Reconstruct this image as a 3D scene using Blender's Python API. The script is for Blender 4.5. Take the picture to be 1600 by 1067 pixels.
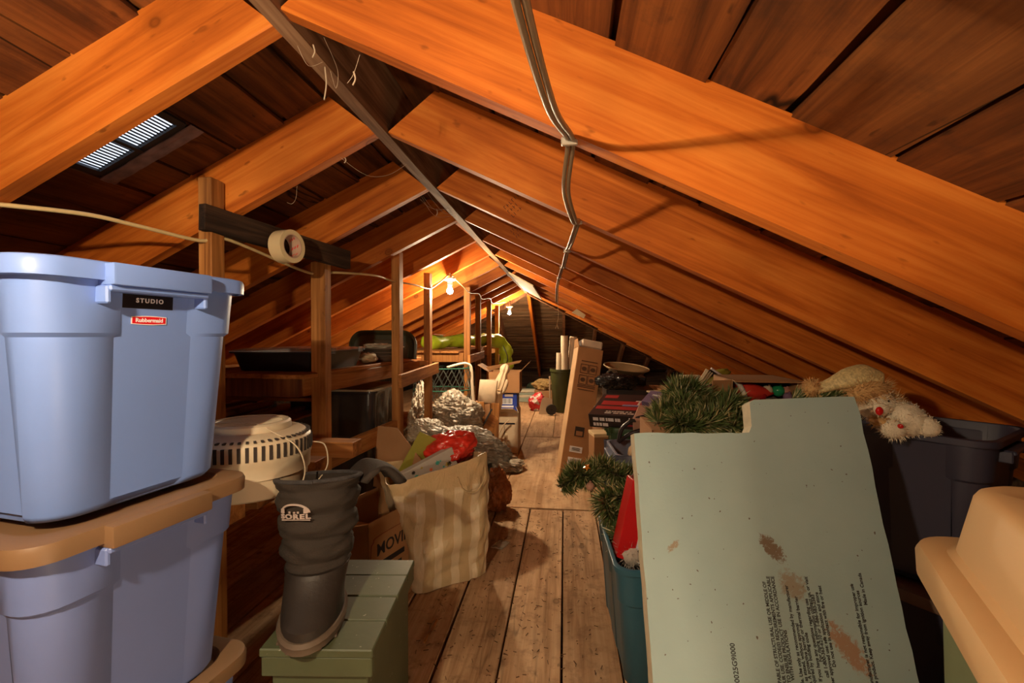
import bpy, bmesh, math, random
from mathutils import Vector, Matrix, noise
random.seed(7)
for _o in list(bpy.data.objects): bpy.data.objects.remove(_o)
SC = bpy.context.scene
COL = SC.collection
PI = math.pi

# ------------------------------------------------------------------ camera
cam = bpy.data.cameras.new('camera'); cam.sensor_width = 36.0; cam.lens = 36.0*720/1600; cam.clip_start = 0.02
camo = bpy.data.objects.new('camera', cam); COL.objects.link(camo)
camo.location = (0, 0, 1.25)
camo.rotation_euler = (PI/2 - math.atan(9.5/720), 0, math.atan(83/720))
SC.camera = camo

# ------------------------------------------------------------------ world, lights, exposure
W = bpy.data.worlds.new('world'); SC.world = W; W.use_nodes = True
W.node_tree.nodes['Background'].inputs[0].default_value = (0.75, 0.85, 1.0, 1)
W.node_tree.nodes['Background'].inputs[1].default_value = 0.6
SC.view_settings.view_transform = 'Standard'
try: SC.view_settings.look = 'None'
except Exception: pass
SC.view_settings.gamma = 1.0
SC.view_settings.use_curve_mapping = False
SC.view_settings.exposure = 1.55
WARM = (1.0, 0.77, 0.49)
BULBS = [((-0.58, -0.04, 1.605), 112.0, 0.022), ((-1.00, 3.94, 1.640), 150.0, 0.031), ((-0.90, 7.44, 1.615), 175.0, 0.031)]
LOW_FILL = ((0.62, -0.15, 0.50), 62.0, 0.11)     # added low lamp, out of view, lights the rafters from below

# ------------------------------------------------------------------ helpers
def link(o): COL.objects.link(o); return o

def props(o, label=None, cat=None, group=None, kind=None):
    if label: o['label'] = label
    if cat: o['category'] = cat
    if group: o['group'] = group
    if kind: o['kind'] = kind
    return o

def thing(name, label, cat, loc=(0,0,0), rot=(0,0,0), group=None):
    o = bpy.data.objects.new(name, None); link(o)
    o.location = loc; o.rotation_euler = rot; o.empty_display_size = 0.05
    return props(o, label, cat, group)

def obj(name, bm, mat, parent=None, loc=(0,0,0), rot=(0,0,0), smooth=False, label=None, kind=None):
    me = bpy.data.meshes.new(name)
    bmesh.ops.recalc_face_normals(bm, faces=bm.faces)
    bm.to_mesh(me); bm.free()
    if smooth:
        for p in me.polygons: p.use_smooth = True
        if smooth == 'auto':
            try: me.set_sharp_from_angle(angle=math.radians(38))
            except Exception: pass
    me.materials.append(mat)
    o = bpy.data.objects.new(name, me); link(o)
    o.location = loc; o.rotation_euler = rot
    if parent: o.parent = parent
    return props(o, label, None, None, kind)

def clone(o, parent=None, loc=None, rot=None):
    c = o.copy(); link(c)
    if parent: c.parent = parent
    if loc is not None: c.location = loc
    if rot is not None: c.rotation_euler = rot
    return c

def B(): return bmesh.new()

def T(loc=(0,0,0), rot=(0,0,0)):
    from mathutils import Euler
    return Matrix.Translation(loc) @ Euler(rot).to_matrix().to_4x4()

def box(bm, c, s, m=None, bev=0.0, seg=1):
    r = bmesh.ops.create_cube(bm, size=1.0)
    vs = r['verts']
    for v in vs: v.co = Vector((v.co.x*s[0], v.co.y*s[1], v.co.z*s[2]))
    if bev:
        es = list({e for v in vs for e in v.link_edges})
        rb = bmesh.ops.bevel(bm, geom=es, offset=bev, segments=seg, affect='EDGES', profile=0.6)
        vs = list({v for f in rb['faces'] for v in f.verts} | {v for v in vs if v.is_valid})
    for v in vs:
        p = v.co + Vector(c) if m is None else m @ (v.co + Vector(c))
        v.co = p
    return vs

def bar(bm, a, b, w, h, roll=0.0, bev=0.0):
    a, b = Vector(a), Vector(b); d = b - a
    q = d.to_track_quat('X', 'Z').to_matrix().to_4x4()
    m = Matrix.Translation((a+b)/2) @ q @ Matrix.Rotation(roll, 4, 'X')
    return box(bm, (0,0,0), (d.length, w, h), m, bev)

def cyl(bm, r1, r2, z0, z1, seg=16, m=None, cap=True):
    ra = []; rb = []
    for i in range(seg):
        a = 2*PI*i/seg
        for r, z, l in ((r1, z0, ra), (r2, z1, rb)):
            p = Vector((r*math.cos(a), r*math.sin(a), z))
            l.append(bm.verts.new(m @ p if m else p))
    for i in range(seg):
        bm.faces.new((ra[i], ra[(i+1)%seg], rb[(i+1)%seg], rb[i]))
    if cap: bm.faces.new(ra[::-1]); bm.faces.new(rb)

def tube(bm, pts, r, seg=8, cap=True):
    pts = [Vector(p) for p in pts]; n = len(pts)
    rs = r if isinstance(r, (list, tuple)) else [r]*n
    up = Vector((0.13, 0.21, 0.97)); prev = None
    for i, p in enumerate(pts):
        t = (pts[min(i+1, n-1)] - pts[max(i-1, 0)])
        if t.length < 1e-9: t = Vector((0,0,1))
        t.normalize()
        a = up - t*up.dot(t)
        if a.length < 1e-3: a = Vector((1,0,0)) - t*t.x
        a.normalize(); up = a; b = t.cross(a)
        ring = [bm.verts.new(p + (a*math.cos(2*PI*k/seg) + b*math.sin(2*PI*k/seg))*rs[i]) for k in range(seg)]
        if prev:
            for k in range(seg): bm.faces.new((prev[k], prev[(k+1)%seg], ring[(k+1)%seg], ring[k]))
        elif cap: bm.faces.new(ring[::-1])
        prev = ring
    if cap: bm.faces.new(prev)

def spline(pts, n=8):
    P = [Vector(p) for p in pts]; out = []
    for i in range(len(P)-1):
        p0, p1, p2, p3 = P[max(i-1,0)], P[i], P[i+1], P[min(i+2, len(P)-1)]
        for k in range(n):
            t = k/n
            out.append(0.5*((2*p1)+(p2-p0)*t+(2*p0-5*p1+4*p2-p3)*t*t+(3*p1-p0-3*p2+p3)*t**3))
    out.append(P[-1]); return out

def loft(bm, rings, cap0=True, cap1=True, closed=True):
    prev = None; first = None
    for R in rings:
        vs = [bm.verts.new(p) for p in R]
        if prev:
            n = len(vs)
            for k in range(n if closed else n-1):
                bm.faces.new((prev[k], prev[(k+1)%n], vs[(k+1)%n], vs[k]))
        else: first = vs
        prev = vs
    if closed and cap0: bm.faces.new(first[::-1])
    if closed and cap1: bm.faces.new(prev)

def lathe(bm, prof, seg=24, m=None, cap=True):
    rings = []
    for r, z in prof:
        R = []
        for i in range(seg):
            p = Vector((r*math.cos(2*PI*i/seg), r*math.sin(2*PI*i/seg), z))
            R.append(m @ p if m else p)
        rings.append(R)
    loft(bm, rings, cap, cap)

def prism(bm, poly, t, m=None):
    """polygon in local XZ, extruded along local Y from -t/2 to t/2"""
    a = []; b = []
    for x, z in poly:
        p = Vector((x, -t/2, z)); q = Vector((x, t/2, z))
        a.append(bm.verts.new(m @ p if m else p)); b.append(bm.verts.new(m @ q if m else q))
    n = len(poly)
    bm.faces.new(a); bm.faces.new(b[::-1])
    for i in range(n): bm.faces.new((a[i], b[i], b[(i+1)%n], a[(i+1)%n]))

def grid(bm, f, nu, nv):
    V = [[bm.verts.new(f(i/nu, j/nv)) for j in range(nv+1)] for i in range(nu+1)]
    for i in range(nu):
        for j in range(nv): bm.faces.new((V[i][j], V[i+1][j], V[i+1][j+1], V[i][j+1]))
    return V

def solid(bm, t):
    bmesh.ops.recalc_face_normals(bm, faces=bm.faces)
    bmesh.ops.solidify(bm, geom=bm.faces[:], thickness=t)

def blob(bm, c, s, amp=0.15, freq=2.0, sub=4, seed=0.0, m=None, ridge=0.0):
    r = bmesh.ops.create_icosphere(bm, subdivisions=sub, radius=1.0)
    for v in r['verts']:
        n = v.co.normalized(); q = n*freq + Vector((seed, seed*1.7, -seed))
        d = noise.noise(q)*amp + noise.noise(q*2.6)*amp*0.5
        if ridge: d += (abs(noise.noise(q*2.1))*-2+0.6)*ridge + abs(noise.noise(q*4.7))*-ridge
        p = n*(1+d); p = Vector((p.x*s[0], p.y*s[1], p.z*s[2]))
        if m: p = m @ p
        v.co = p + Vector(c)
    return r['verts']

def fuzz(bm, verts, length, n, width=0.0012, seed=1):
    """short hairs standing on a blob's vertices"""
    rnd = random.Random(seed)
    for v in verts: v.normal_update()
    src = [(v.co.copy(), v.normal.copy()) for v in verts]
    for i in range(n):
        p, nn = rnd.choice(src)
        j = Vector((rnd.uniform(-1,1), rnd.uniform(-1,1), rnd.uniform(-1,1)))
        t = nn.cross(j); 
        if t.length < 1e-4: continue
        t.normalize(); b = p + j*length*0.5
        tip = b + (nn + j*0.55)*length*rnd.uniform(0.6, 1.2)
        w = t*width
        bm.faces.new((bm.verts.new(b-w), bm.verts.new(b+w), bm.verts.new(tip)))

def rrect(hx, hy, r, n=5, z=0.0):
    out = []
    for cx, cy, a0 in ((hx-r, hy-r, 0), (-hx+r, hy-r, PI/2), (-hx+r, -hy+r, PI), (hx-r, -hy+r, 1.5*PI)):
        for k in range(n+1):
            a = a0 + PI/2*k/n
            out.append(Vector((cx+r*math.cos(a), cy+r*math.sin(a), z)))
    return out

def text_bm(s, size, depth=0.0008, spacing=1.0, bold=0.0, align='CENTER'):
    cu = bpy.data.curves.new('t', 'FONT'); cu.body = s; cu.size = size; cu.extrude = depth/2
    cu.space_character = spacing; cu.align_x = align; cu.align_y = 'CENTER'; cu.offset = bold; cu.resolution_u = 3
    o = bpy.data.objects.new('t', cu); link(o)
    me = bpy.data.meshes.new_from_object(o)
    bm = bmesh.new(); bm.from_mesh(me)
    bpy.data.objects.remove(o); bpy.data.curves.remove(cu); bpy.data.meshes.remove(me)
    return bm

# ------------------------------------------------------------------ materials
MATS = {}
def nmat(name):
    m = bpy.data.materials.new(name); m.use_nodes = True
    nt = m.node_tree; bs = nt.nodes['Principled BSDF']
    MATS[name] = m
    return m, nt, bs

def N(nt, t, **kw):
    n = nt.nodes.new(t)
    for k, v in kw.items():
        if k in n.inputs: n.inputs[k].default_value = v
        else: setattr(n, k, v)
    return n

def ramp(nt, src, stops):
    r = nt.nodes.new('ShaderNodeValToRGB'); e = r.color_ramp.elements
    while len(e) < len(stops): e.new(0.5)
    for i, (p, c) in enumerate(stops):
        e[i].position = p; e[i].color = (*c, 1) if len(c) == 3 else c
    nt.links.new(src, r.inputs[0]); return r

def mixc(nt, fac, a, b, mode='MIX'):
    m = nt.nodes.new('ShaderNodeMix'); m.data_type = 'RGBA'; m.blend_type = mode
    for s, i in ((fac, 0), (a, 6), (b, 7)):
        if hasattr(s, 'links'): nt.links.new(s, m.inputs[i])
        elif i == 0: m.inputs[0].default_value = s
        else: m.inputs[i].default_value = (*s, 1) if len(s) == 3 else s
    return m.outputs[2]

def coords(nt, scale=(1,1,1), rnd=True):
    tc = nt.nodes.new('ShaderNodeTexCoord'); mp = nt.nodes.new('ShaderNodeMapping')
    mp.inputs['Scale'].default_value = scale
    if rnd:
        oi = nt.nodes.new('ShaderNodeObjectInfo'); mu = N(nt, 'ShaderNodeMath', operation='MULTIPLY'); mu.inputs[1].default_value = 37.0
        cb = nt.nodes.new('ShaderNodeCombineXYZ'); ad = N(nt, 'ShaderNodeVectorMath', operation='ADD')
        nt.links.new(oi.outputs['Random'], mu.inputs[0])
        for k in range(3): nt.links.new(mu.outputs[0], cb.inputs[k])
        nt.links.new(tc.outputs['Object'], ad.inputs[0]); nt.links.new(cb.outputs[0], ad.inputs[1])
        nt.links.new(ad.outputs[0], mp.inputs[0])
    else: nt.links.new(tc.outputs['Object'], mp.inputs[0])
    return mp.outputs[0]

def noisen(nt, vec, scale, detail=4, rough=0.55, dist=0.0):
    n = nt.nodes.new('ShaderNodeTexNoise'); n.inputs['Scale'].default_value = scale; n.inputs['Detail'].default_value = detail
    n.inputs['Roughness'].default_value = rough; n.inputs['Distortion'].default_value = dist
    nt.links.new(vec, n.inputs['Vector']); return n.outputs[0]

def bump(nt, bs, h, strength=0.2, dist=0.002):
    b = nt.nodes.new('ShaderNodeBump'); b.inputs['Strength'].default_value = strength; b.inputs['Distance'].default_value = dist
    nt.links.new(h, b.inputs['Height']); nt.links.new(b.outputs[0], bs.inputs['Normal'])

def wood(name, dark, mid, light, axis='X', rough=0.6, knots=True, dirt=0.0, dirtc=(0.05,0.03,0.02), gs=1.0, cracks=0.0):
    m, nt, bs = nmat(name)
    st = {'X': (0.9, 16, 16), 'Y': (16, 0.9, 16), 'Z': (16, 16, 0.9)}[axis]
    v = coords(nt, tuple(x*gs for x in st))
    g = noisen(nt, v, 1.6, 6, 0.62, 1.2)
    st2 = {'X': (0.35, 3.2, 3.2), 'Y': (3.2, 0.35, 3.2), 'Z': (3.2, 3.2, 0.35)}[axis]
    v2 = coords(nt, st2)
    n2 = noisen(nt, v2, 1.6, 2, 0.5, 0.4)
    mu = N(nt, 'ShaderNodeMath', operation='MULTIPLY'); mu.inputs[1].default_value = 26.0; nt.links.new(n2, mu.inputs[0])
    sn = N(nt, 'ShaderNodeMath', operation='SINE'); nt.links.new(mu.outputs[0], sn.inputs[0])
    ma = N(nt, 'ShaderNodeMath', operation='MULTIPLY_ADD'); ma.inputs[1].default_value = 0.10; nt.links.new(sn.outputs[0], ma.inputs[0]); nt.links.new(g, ma.inputs[2])
    vf = coords(nt, {'X': (2.2, 95, 95), 'Y': (95, 2.2, 95), 'Z': (95, 95, 2.2)}[axis])
    fg = noisen(nt, vf, 1.0, 3, 0.6)
    mf = N(nt, 'ShaderNodeMath', operation='MULTIPLY_ADD'); mf.inputs[1].default_value = 0.34; nt.links.new(fg, mf.inputs[0]); nt.links.new(ma.outputs[0], mf.inputs[2])
    ms = N(nt, 'ShaderNodeMath', operation='SUBTRACT'); ms.inputs[1].default_value = 0.17; nt.links.new(mf.outputs[0], ms.inputs[0]); ma = ms
    r = ramp(nt, ma.outputs[0], [(0.25, dark), (0.5, mid), (0.75, light)])
    col = r.outputs[0]
    v3 = coords(nt, (1,1,1))
    big = noisen(nt, v3, 2.2, 3)
    br = ramp(nt, big, [(0.3, (0.72,0.68,0.64)), (0.7, (1.12,1.12,1.12))])
    col = mixc(nt, 1.0, col, br.outputs[0], 'MULTIPLY')
    if knots:
        vo = nt.nodes.new('ShaderNodeTexVoronoi'); vo.inputs['Scale'].default_value = 4.2
        nt.links.new(coords(nt, {'X': (0.75,1,1), 'Y': (1,0.75,1), 'Z': (1,1,0.75)}[axis]), vo.inputs['Vector'])
        kr = ramp(nt, vo.outputs['Distance'], [(0.0, (0.75,)*3), (0.055, (0.5,)*3), (0.07, (0.9,)*3), (0.085, (0.3,)*3), (0.14, (0,0,0))])
        col = mixc(nt, kr.outputs[0], col, tuple(x*0.5 for x in dark))
    oi2 = nt.nodes.new('ShaderNodeObjectInfo')
    pv = ramp(nt, oi2.outputs['Random'], [(0.0, (0.78,0.74,0.70)), (0.35, (1.0,1.0,1.0)), (0.7, (1.1,1.06,1.0)), (1.0, (0.9,0.97,1.0))])
    col = mixc(nt, 1.0, col, pv.outputs[0], 'MULTIPLY')
    fl = noisen(nt, coords(nt, {'X': (0.35,1,1), 'Y': (1,0.35,1), 'Z': (1,1,0.35)}[axis]), 38, 2, 0.5)
    fr = ramp(nt, fl, [(0.70, (0,0,0)), (0.76, (0.6,)*3)])
    col = mixc(nt, fr.outputs[0], col, tuple(x*0.45 for x in dark))
    if dirt:
        dn = noisen(nt, coords(nt), 14, 6, 0.7)
        dr = ramp(nt, dn, [(0.5, (0,0,0)), (0.68, (dirt,)*3)])
        col = mixc(nt, dr.outputs[0], col, dirtc)
    if cracks:
        cn = noisen(nt, coords(nt, {'X': (0.5,4.5,4.5), 'Y': (4.5,0.5,4.5), 'Z': (4.5,4.5,0.5)}[axis]), 1.0, 3, 0.45, 0.5)
        cr = ramp(nt, cn, [(0.488, (0,0,0)), (0.497, (1,1,1)), (0.501, (1,1,1)), (0.51, (0,0,0))])
        cm = ramp(nt, noisen(nt, coords(nt), 1.1, 1), [(0.46, (0,0,0)), (0.54, (cracks,)*3)])
        col = mixc(nt, mixc(nt, 1.0, cr.outputs[0], cm.outputs[0], 'MULTIPLY'), col, (0.004,0.002,0.001))
    nt.links.new(col, bs.inputs['Base Color'])
    bs.inputs['Roughness'].default_value = max(rough, 0.62); bs.inputs['Specular IOR Level'].default_value = 0.22
    bump(nt, bs, g, 0.25, 0.003)
    return m

def plain(name, c, rough=0.5, var=0.12, scale=8.0, bumps=0.0, bscale=60.0, metal=0.0, spec=0.5, trans=0.0, sss=0.0, alpha=1.0, spots=None):
    m, nt, bs = nmat(name)
    v = coords(nt)
    n = noisen(nt, v, scale, 4)
    r = ramp(nt, n, [(0.3, tuple(x*(1-var) for x in c)), (0.7, tuple(min(1, x*(1+var)) for x in c))])
    col = r.outputs[0]
    if spots:
        sc, amt, sc_col = spots
        s = noisen(nt, v, sc, 2, 0.5)
        sr = ramp(nt, s, [(amt, (0,0,0)), (amt+0.03, (1,1,1))])
        col = mixc(nt, sr.outputs[0], col, sc_col)
    nt.links.new(col, bs.inputs['Base Color'])
    bs.inputs['Roughness'].default_value = rough; bs.inputs['Metallic'].default_value = metal
    bs.inputs['Specular IOR Level'].default_value = spec
    if trans: bs.inputs['Transmission Weight'].default_value = trans
    if alpha < 1: bs.inputs['Alpha'].default_value = alpha
    if bumps: bump(nt, bs, noisen(nt, v, bscale, 3), bumps, 0.003)
    return m

def emit(name, c, s):
    m, nt, bs = nmat(name)
    bs.inputs['Base Color'].default_value = (*c, 1)
    bs.inputs['Emission Color'].default_value = (*c, 1); bs.inputs['Emission Strength'].default_value = s
    return m

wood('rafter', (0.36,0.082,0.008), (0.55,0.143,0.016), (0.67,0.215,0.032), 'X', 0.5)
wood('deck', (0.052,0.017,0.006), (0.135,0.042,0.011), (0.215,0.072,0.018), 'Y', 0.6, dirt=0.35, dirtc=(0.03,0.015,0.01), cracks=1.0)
wood('gable', (0.055,0.028,0.014), (0.13,0.07,0.035), (0.20,0.11,0.055), 'X', 0.7, dirt=0.3)
wood('ridge', (0.11,0.052,0.027), (0.23,0.120,0.065), (0.34,0.195,0.11), 'Y', 0.8)
wood('post', (0.22,0.085,0.022), (0.42,0.18,0.05), (0.56,0.27,0.085), 'Z', 0.6)
wood('post_dark', (0.10,0.04,0.02), (0.20,0.08,0.035), (0.30,0.13,0.05), 'Z', 0.7)
wood('rail', (0.20,0.075,0.02), (0.40,0.16,0.045), (0.54,0.25,0.08), 'X', 0.6)
wood('charred', (0.02,0.012,0.008), (0.05,0.028,0.018), (0.10,0.055,0.03), 'X', 0.85, knots=False)
wood('floorboard', (0.38,0.22,0.115), (0.60,0.39,0.225), (0.72,0.50,0.31), 'Y', 0.75, dirt=0.6, dirtc=(0.20,0.105,0.055), cracks=0.3)
wood('floorfar', (0.40,0.22,0.11), (0.55,0.33,0.18), (0.62,0.40,0.23), 'Y', 0.8, knots=False, dirt=0.5, dirtc=(0.19,0.10,0.05))
# ------------------------------------------------------------------ the attic shell
XR, ZR, TAN = -0.635, 1.956, 0.485
TH = math.atan(TAN); CO, SI = math.cos(TH), math.sin(TH)
RD = 0.20/CO                      # vertical depth of a rafter
Y0, SP, NR = 0.94, 0.61, 12       # first rafter pair in view, spacing
YEND = Y0 + SP*(NR-1) + 0.04      # ridge end, the hip starts here
RUN = 3.95
def zb(x): return ZR - TAN*(abs(x-XR)-0.022)

def sub(o, n=None): return o
# outer roof skin, above the boards: nothing of it is seen, it keeps the daylight out
bm = B()
for s in (-1, 1):
    t = 0.05
    a = [(XR, ZR+RD+0.05), (XR+s*(RUN+0.3), ZR+RD+0.05-TAN*(RUN+0.3)), (XR+s*(RUN+0.3), ZR+RD+0.1-TAN*(RUN+0.3)), (XR, ZR+RD+0.1)]
    hx0 = -1.40; hx1 = -0.90; 
    prism(bm, a, 16.0, T((0, 5.6, 0)))
ceil = props(obj('ceiling', bm, MATS['deck']), kind='structure')
ceil['label'] = 'underside of the attic roof with orange rafters and dark boards'

# roof boards, one object each, sharing a few meshes
def board_mesh(name, w, l, t, mat, rnd, seg=10):
    bm = B()
    n = seg
    R = []
    for i in range(n+1):
        y = -l/2 + l*i/n
        e1 = rnd.uniform(-0.004, 0.004); e2 = rnd.uniform(-0.004, 0.004)
        R.append([Vector((-w/2+e1, y, -t/2)), Vector((w/2+e2, y, -t/2)), Vector((w/2+e2, y, t/2)), Vector((-w/2+e1, y, t/2))])
    loft(bm, R)
    me = bpy.data.meshes.new(name); bmesh.ops.recalc_face_normals(bm, faces=bm.faces); bm.to_mesh(me); bm.free(); me.materials.append(mat)
    return me
rnd = random.Random(3)
PW = 0.205
LENS = [2.1, 2.75, 3.4]
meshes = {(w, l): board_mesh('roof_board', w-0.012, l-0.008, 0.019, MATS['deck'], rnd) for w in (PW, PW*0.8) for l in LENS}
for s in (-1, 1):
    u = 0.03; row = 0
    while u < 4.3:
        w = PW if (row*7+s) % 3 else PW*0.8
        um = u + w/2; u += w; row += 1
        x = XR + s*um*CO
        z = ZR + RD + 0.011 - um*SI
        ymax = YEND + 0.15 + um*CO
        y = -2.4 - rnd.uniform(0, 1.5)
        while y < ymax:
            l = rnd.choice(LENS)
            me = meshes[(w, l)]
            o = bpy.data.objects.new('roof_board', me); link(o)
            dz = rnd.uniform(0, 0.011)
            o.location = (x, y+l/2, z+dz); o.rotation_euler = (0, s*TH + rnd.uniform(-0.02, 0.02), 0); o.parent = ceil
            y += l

# rafters
def rafter_bm(length, t=0.045, notch=0.0):
    bm = B(); d = RD*CO
    # local x runs down the slope, local z is normal to it; the ridge end is cut plumb
    n = 14; R = []
    for i in range(n+1):
        f = i/n; x = length*f
        k0 = 0.0; 
        xa = x if i else d*math.tan(TH)*0.0
        xt = x if i else d*math.tan(TH)
        R.append([Vector((xa, -t/2, 0)), Vector((xa, t/2, 0)), Vector((xt, t/2, d)), Vector((xt, -t/2, d))])
    loft(bm, R)
    es = [e for e in bm.edges if abs((e.verts[0].co-e.verts[1].co).normalized().x) > 0.9]
    bmesh.ops.bevel(bm, geom=es, offset=0.004, segments=1, affect='EDGES')
    return bm
RL = RUN/CO
first = None
for k in range(-5, NR):
    for s in (-1, 1):
        y = Y0 + SP*k + 0.022
        x = XR + s*0.022
        if first is None:
            o = obj('rafter', rafter_bm(RL), MATS['rafter'], ceil); first = o
        else: o = clone(first, ceil)
        rx = 0
        o.location = (x, y + (0.045 if (s < 0 and k == 0) else 0), ZR)
        o.rotation_euler = (0, TH, 0) if s > 0 else (0, TH, PI)
# jack rafters of both slopes beyond the ridge end, shortened by the hip
for k in range(1, 6):
    for s in (-1, 1):
        d0 = SP*k
        bm = rafter_bm(max(0.3, RL - d0/CO))
        obj('jack_rafter', bm, MATS['rafter'], ceil, (XR+s*(0.022+d0), YEND+SP*k-0.02, zb(XR+s*(0.022+d0))), (0, TH, 0) if s > 0 else (0, TH, PI))
# ridge board
bm = B()
R = []
for i in range(33):
    y = -2.6 + (YEND+2.6)*i/32
    j = 0.004*noise.noise(Vector((0, y*3, 1)))
    R.append([Vector((-0.022+j, y, 0)), Vector((0.022+j, y, 0.0)), Vector((0.022, y, 0.25)), Vector((-0.022, y, 0.25))])
loft(bm, R)
obj('ridge_board', bm, MATS['ridge'], ceil, (XR, 0, ZR-0.008), label='dusty ridge board along the peak')
# pale plywood patch beside the far ridge
bm = B(); box(bm, (0.19, 0, 0.0), (0.30, 1.9, 0.012))
obj('plywood_patch', bm, plain('pale_ply', (0.62,0.47,0.27), 0.7, 0.1), ceil, (XR+0.0, 5.85, ZR-0.012), (0, TH+0.06, 0), label='pale plywood patch beside the ridge')
# small wedge block under a far right rafter
bm = B(); prism(bm, [(-0.09,0),(0.09,0),(0.09,0.05),(-0.05,0.07)], 0.07)
obj('wedge_block', bm, MATS['pale_ply'], ceil, (0.17, 6.3, zb(0.17)-0.055), (0, TH, 0), label='pale wooden wedge under a far rafter')

# the hip end: horizontal boards and sloping jack rafters, the attic's back
bm = B()
a = [(0, 0), (RUN+0.3, -TAN*(RUN+0.3)), (RUN+0.3, -TAN*(RUN+0.3)+0.05), (0, 0.05)]
prism(bm, a, 2*RUN+0.6, Matrix.Translation((XR, YEND, ZR+RD+0.05)) @ Matrix.Rotation(PI/2, 4, 'Z'))
back = props(obj('wall_back', bm, MATS['gable']), kind='structure'); back['label'] = 'sloping hip end of the roof with dark horizontal boards'
rnd = random.Random(11)
u = 0.0; row = 0
while u < 4.3:
    w = 0.14; um = u + w/2; u += w; row += 1
    half = um*CO + 0.1
    bm = B(); box(bm, (0,0,0), (2*half, w-0.014, 0.018), bev=0.003)
    obj('hip_board', bm, MATS['gable'], back, (XR, YEND+um*CO, ZR+RD+0.005-um*SI+rnd.uniform(0,0.008)), (-TH+rnd.uniform(-0.05,0.05), 0, 0))
for k in range(-5, 6):
    d0 = abs(k)*SP
    bm = rafter_bm(max(0.3, RL - d0/CO), 0.05)
    obj('hip_rafter', bm, MATS['rafter'] if k == 0 else MATS['post_dark'], back, (XR+k*SP+(0.02 if k==0 else 0), YEND+d0, ZR-TAN*d0), (0, TH, PI/2))
for s in (-1, 1):   # diagonal hip rafters
    bm = B(); bar(bm, (XR, YEND-0.03, ZR+0.09), (XR+s*RUN, YEND+RUN, ZR+0.09-TAN*RUN), 0.05, 0.20)
    obj('hip_corner_rafter', bm, MATS['post_dark'], back)
# plank partition behind the camera, closing the attic
bm = B(); box(bm, (XR, -2.75, 1.0), (8.6, 0.08, 2.6))
front = props(obj('wall_front', bm, MATS['gable']), kind='structure')

# floor
bm = B(); box(bm, (XR, 4.6, -0.07), (8.6, 15.4, 0.08))
floor = props(obj('floor', bm, MATS['charred']), kind='structure'); floor['label'] = 'bare dusty plank floor of the attic'
rnd = random.Random(21)
def plank(x0, x1, y0, y1, mat, dz=0.0, gap=0.006):
    bm = B(); n = 8; R = []; w = x1-x0-gap; l = y1-y0
    for i in range(n+1):
        y = -l/2 + l*i/n; e1 = rnd.uniform(-0.0015, 0.0015); e2 = rnd.uniform(-0.0015, 0.0015)
        R.append([Vector((-w/2+e1, y, -0.026)), Vector((w/2+e2, y, -0.026)), Vector((w/2+e2, y, -0.003)), Vector((w/2+e2-0.003, y, 0)), Vector((-w/2+e1+0.003, y, 0)), Vector((-w/2+e1, y, -0.003))])
    loft(bm, R)
    return obj('floor_plank', bm, mat, floor, ((x0+x1)/2, (y0+y1)/2, dz-0.0005))
xs = [-3.6, -3.1, -2.6, -2.15, -1.66, -1.42, -1.19, -0.955, -0.72, -0.485, -0.247, -0.012, 0.215, 0.45, 0.685, 0.92, 1.16, 1.4, 1.9, 2.4]
for i in range(len(xs)-1):
    plank(xs[i], xs[i+1], -2.6, 3.32+rnd.uniform(-0.03, 0.02), MATS['floorboard'], rnd.uniform(-0.004, 0.0), 0.009)
xs = [-3.6, -2.9, -2.1, -1.4, -0.92, -0.492, 0.21, 0.62, 1.1, 1.6, 2.4]
for i in range(len(xs)-1):
    plank(xs[i], xs[i+1], 3.345, 5.68, MATS['floorfar'], -0.006+rnd.uniform(-0.003, 0.0))
xs = [-3.6, -2.9, -2.2, -1.5, -1.0, -0.492, -0.148, 0.3, 0.8, 1.4, 2.4]
for i in range(len(xs)-1):
    plank(xs[i], xs[i+1], 5.69, 11.5, MATS['floorfar'], -0.002+rnd.uniform(-0.003, 0.0))

# bulbs
socket = plain('socket', (0.75,0.70,0.60), 0.5)
glass = emit('bulb_glow', (1.0, 0.86, 0.62), 60.0)
LBL = ['bare glowing bulb hanging by the near bins', 'bare glowing bulb under the rafters, the nearer one in view', 'bare glowing bulb at the far hip end']
for i, (p, w, r) in enumerate(BULBS):
    t = thing('light_bulb', LBL[i], 'bulb', p, group='bare attic bulbs')
    bm = B(); lathe(bm, [(0.001,-0.030),(0.014,-0.028),(0.024,-0.018),(0.028,-0.004),(0.025,0.010),(0.018,0.024),(0.013,0.036),(0.013,0.045)], 20)
    
    for v in bm.verts:
        if v.co.z < 0.036: v.co = v.co*(r/0.031)
    g = obj('glass', bm, glass, t, smooth=True)
    zt = zb(p[0]) - p[2]
    bm = B(); lathe(bm, [(0.016,0.045),(0.022,0.05),(0.022,0.085),(0.05,0.09),(0.055,0.105),(0.05,0.115)], 20)
    obj('lamp_holder', bm, socket, t, smooth='auto')
    if zt > 0.12:
        bm = B(); cyl(bm, 0.006, 0.006, 0.11, zt+0.004, 8); obj('stem', bm, socket, t)
    l = bpy.data.lights.new('bulb_light', 'POINT'); l.energy = w; l.color = WARM; l.shadow_soft_size = r
    lo = bpy.data.objects.new('bulb_light', l); link(lo); lo.parent = t; lo.location = (0,0,-0.005)

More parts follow.
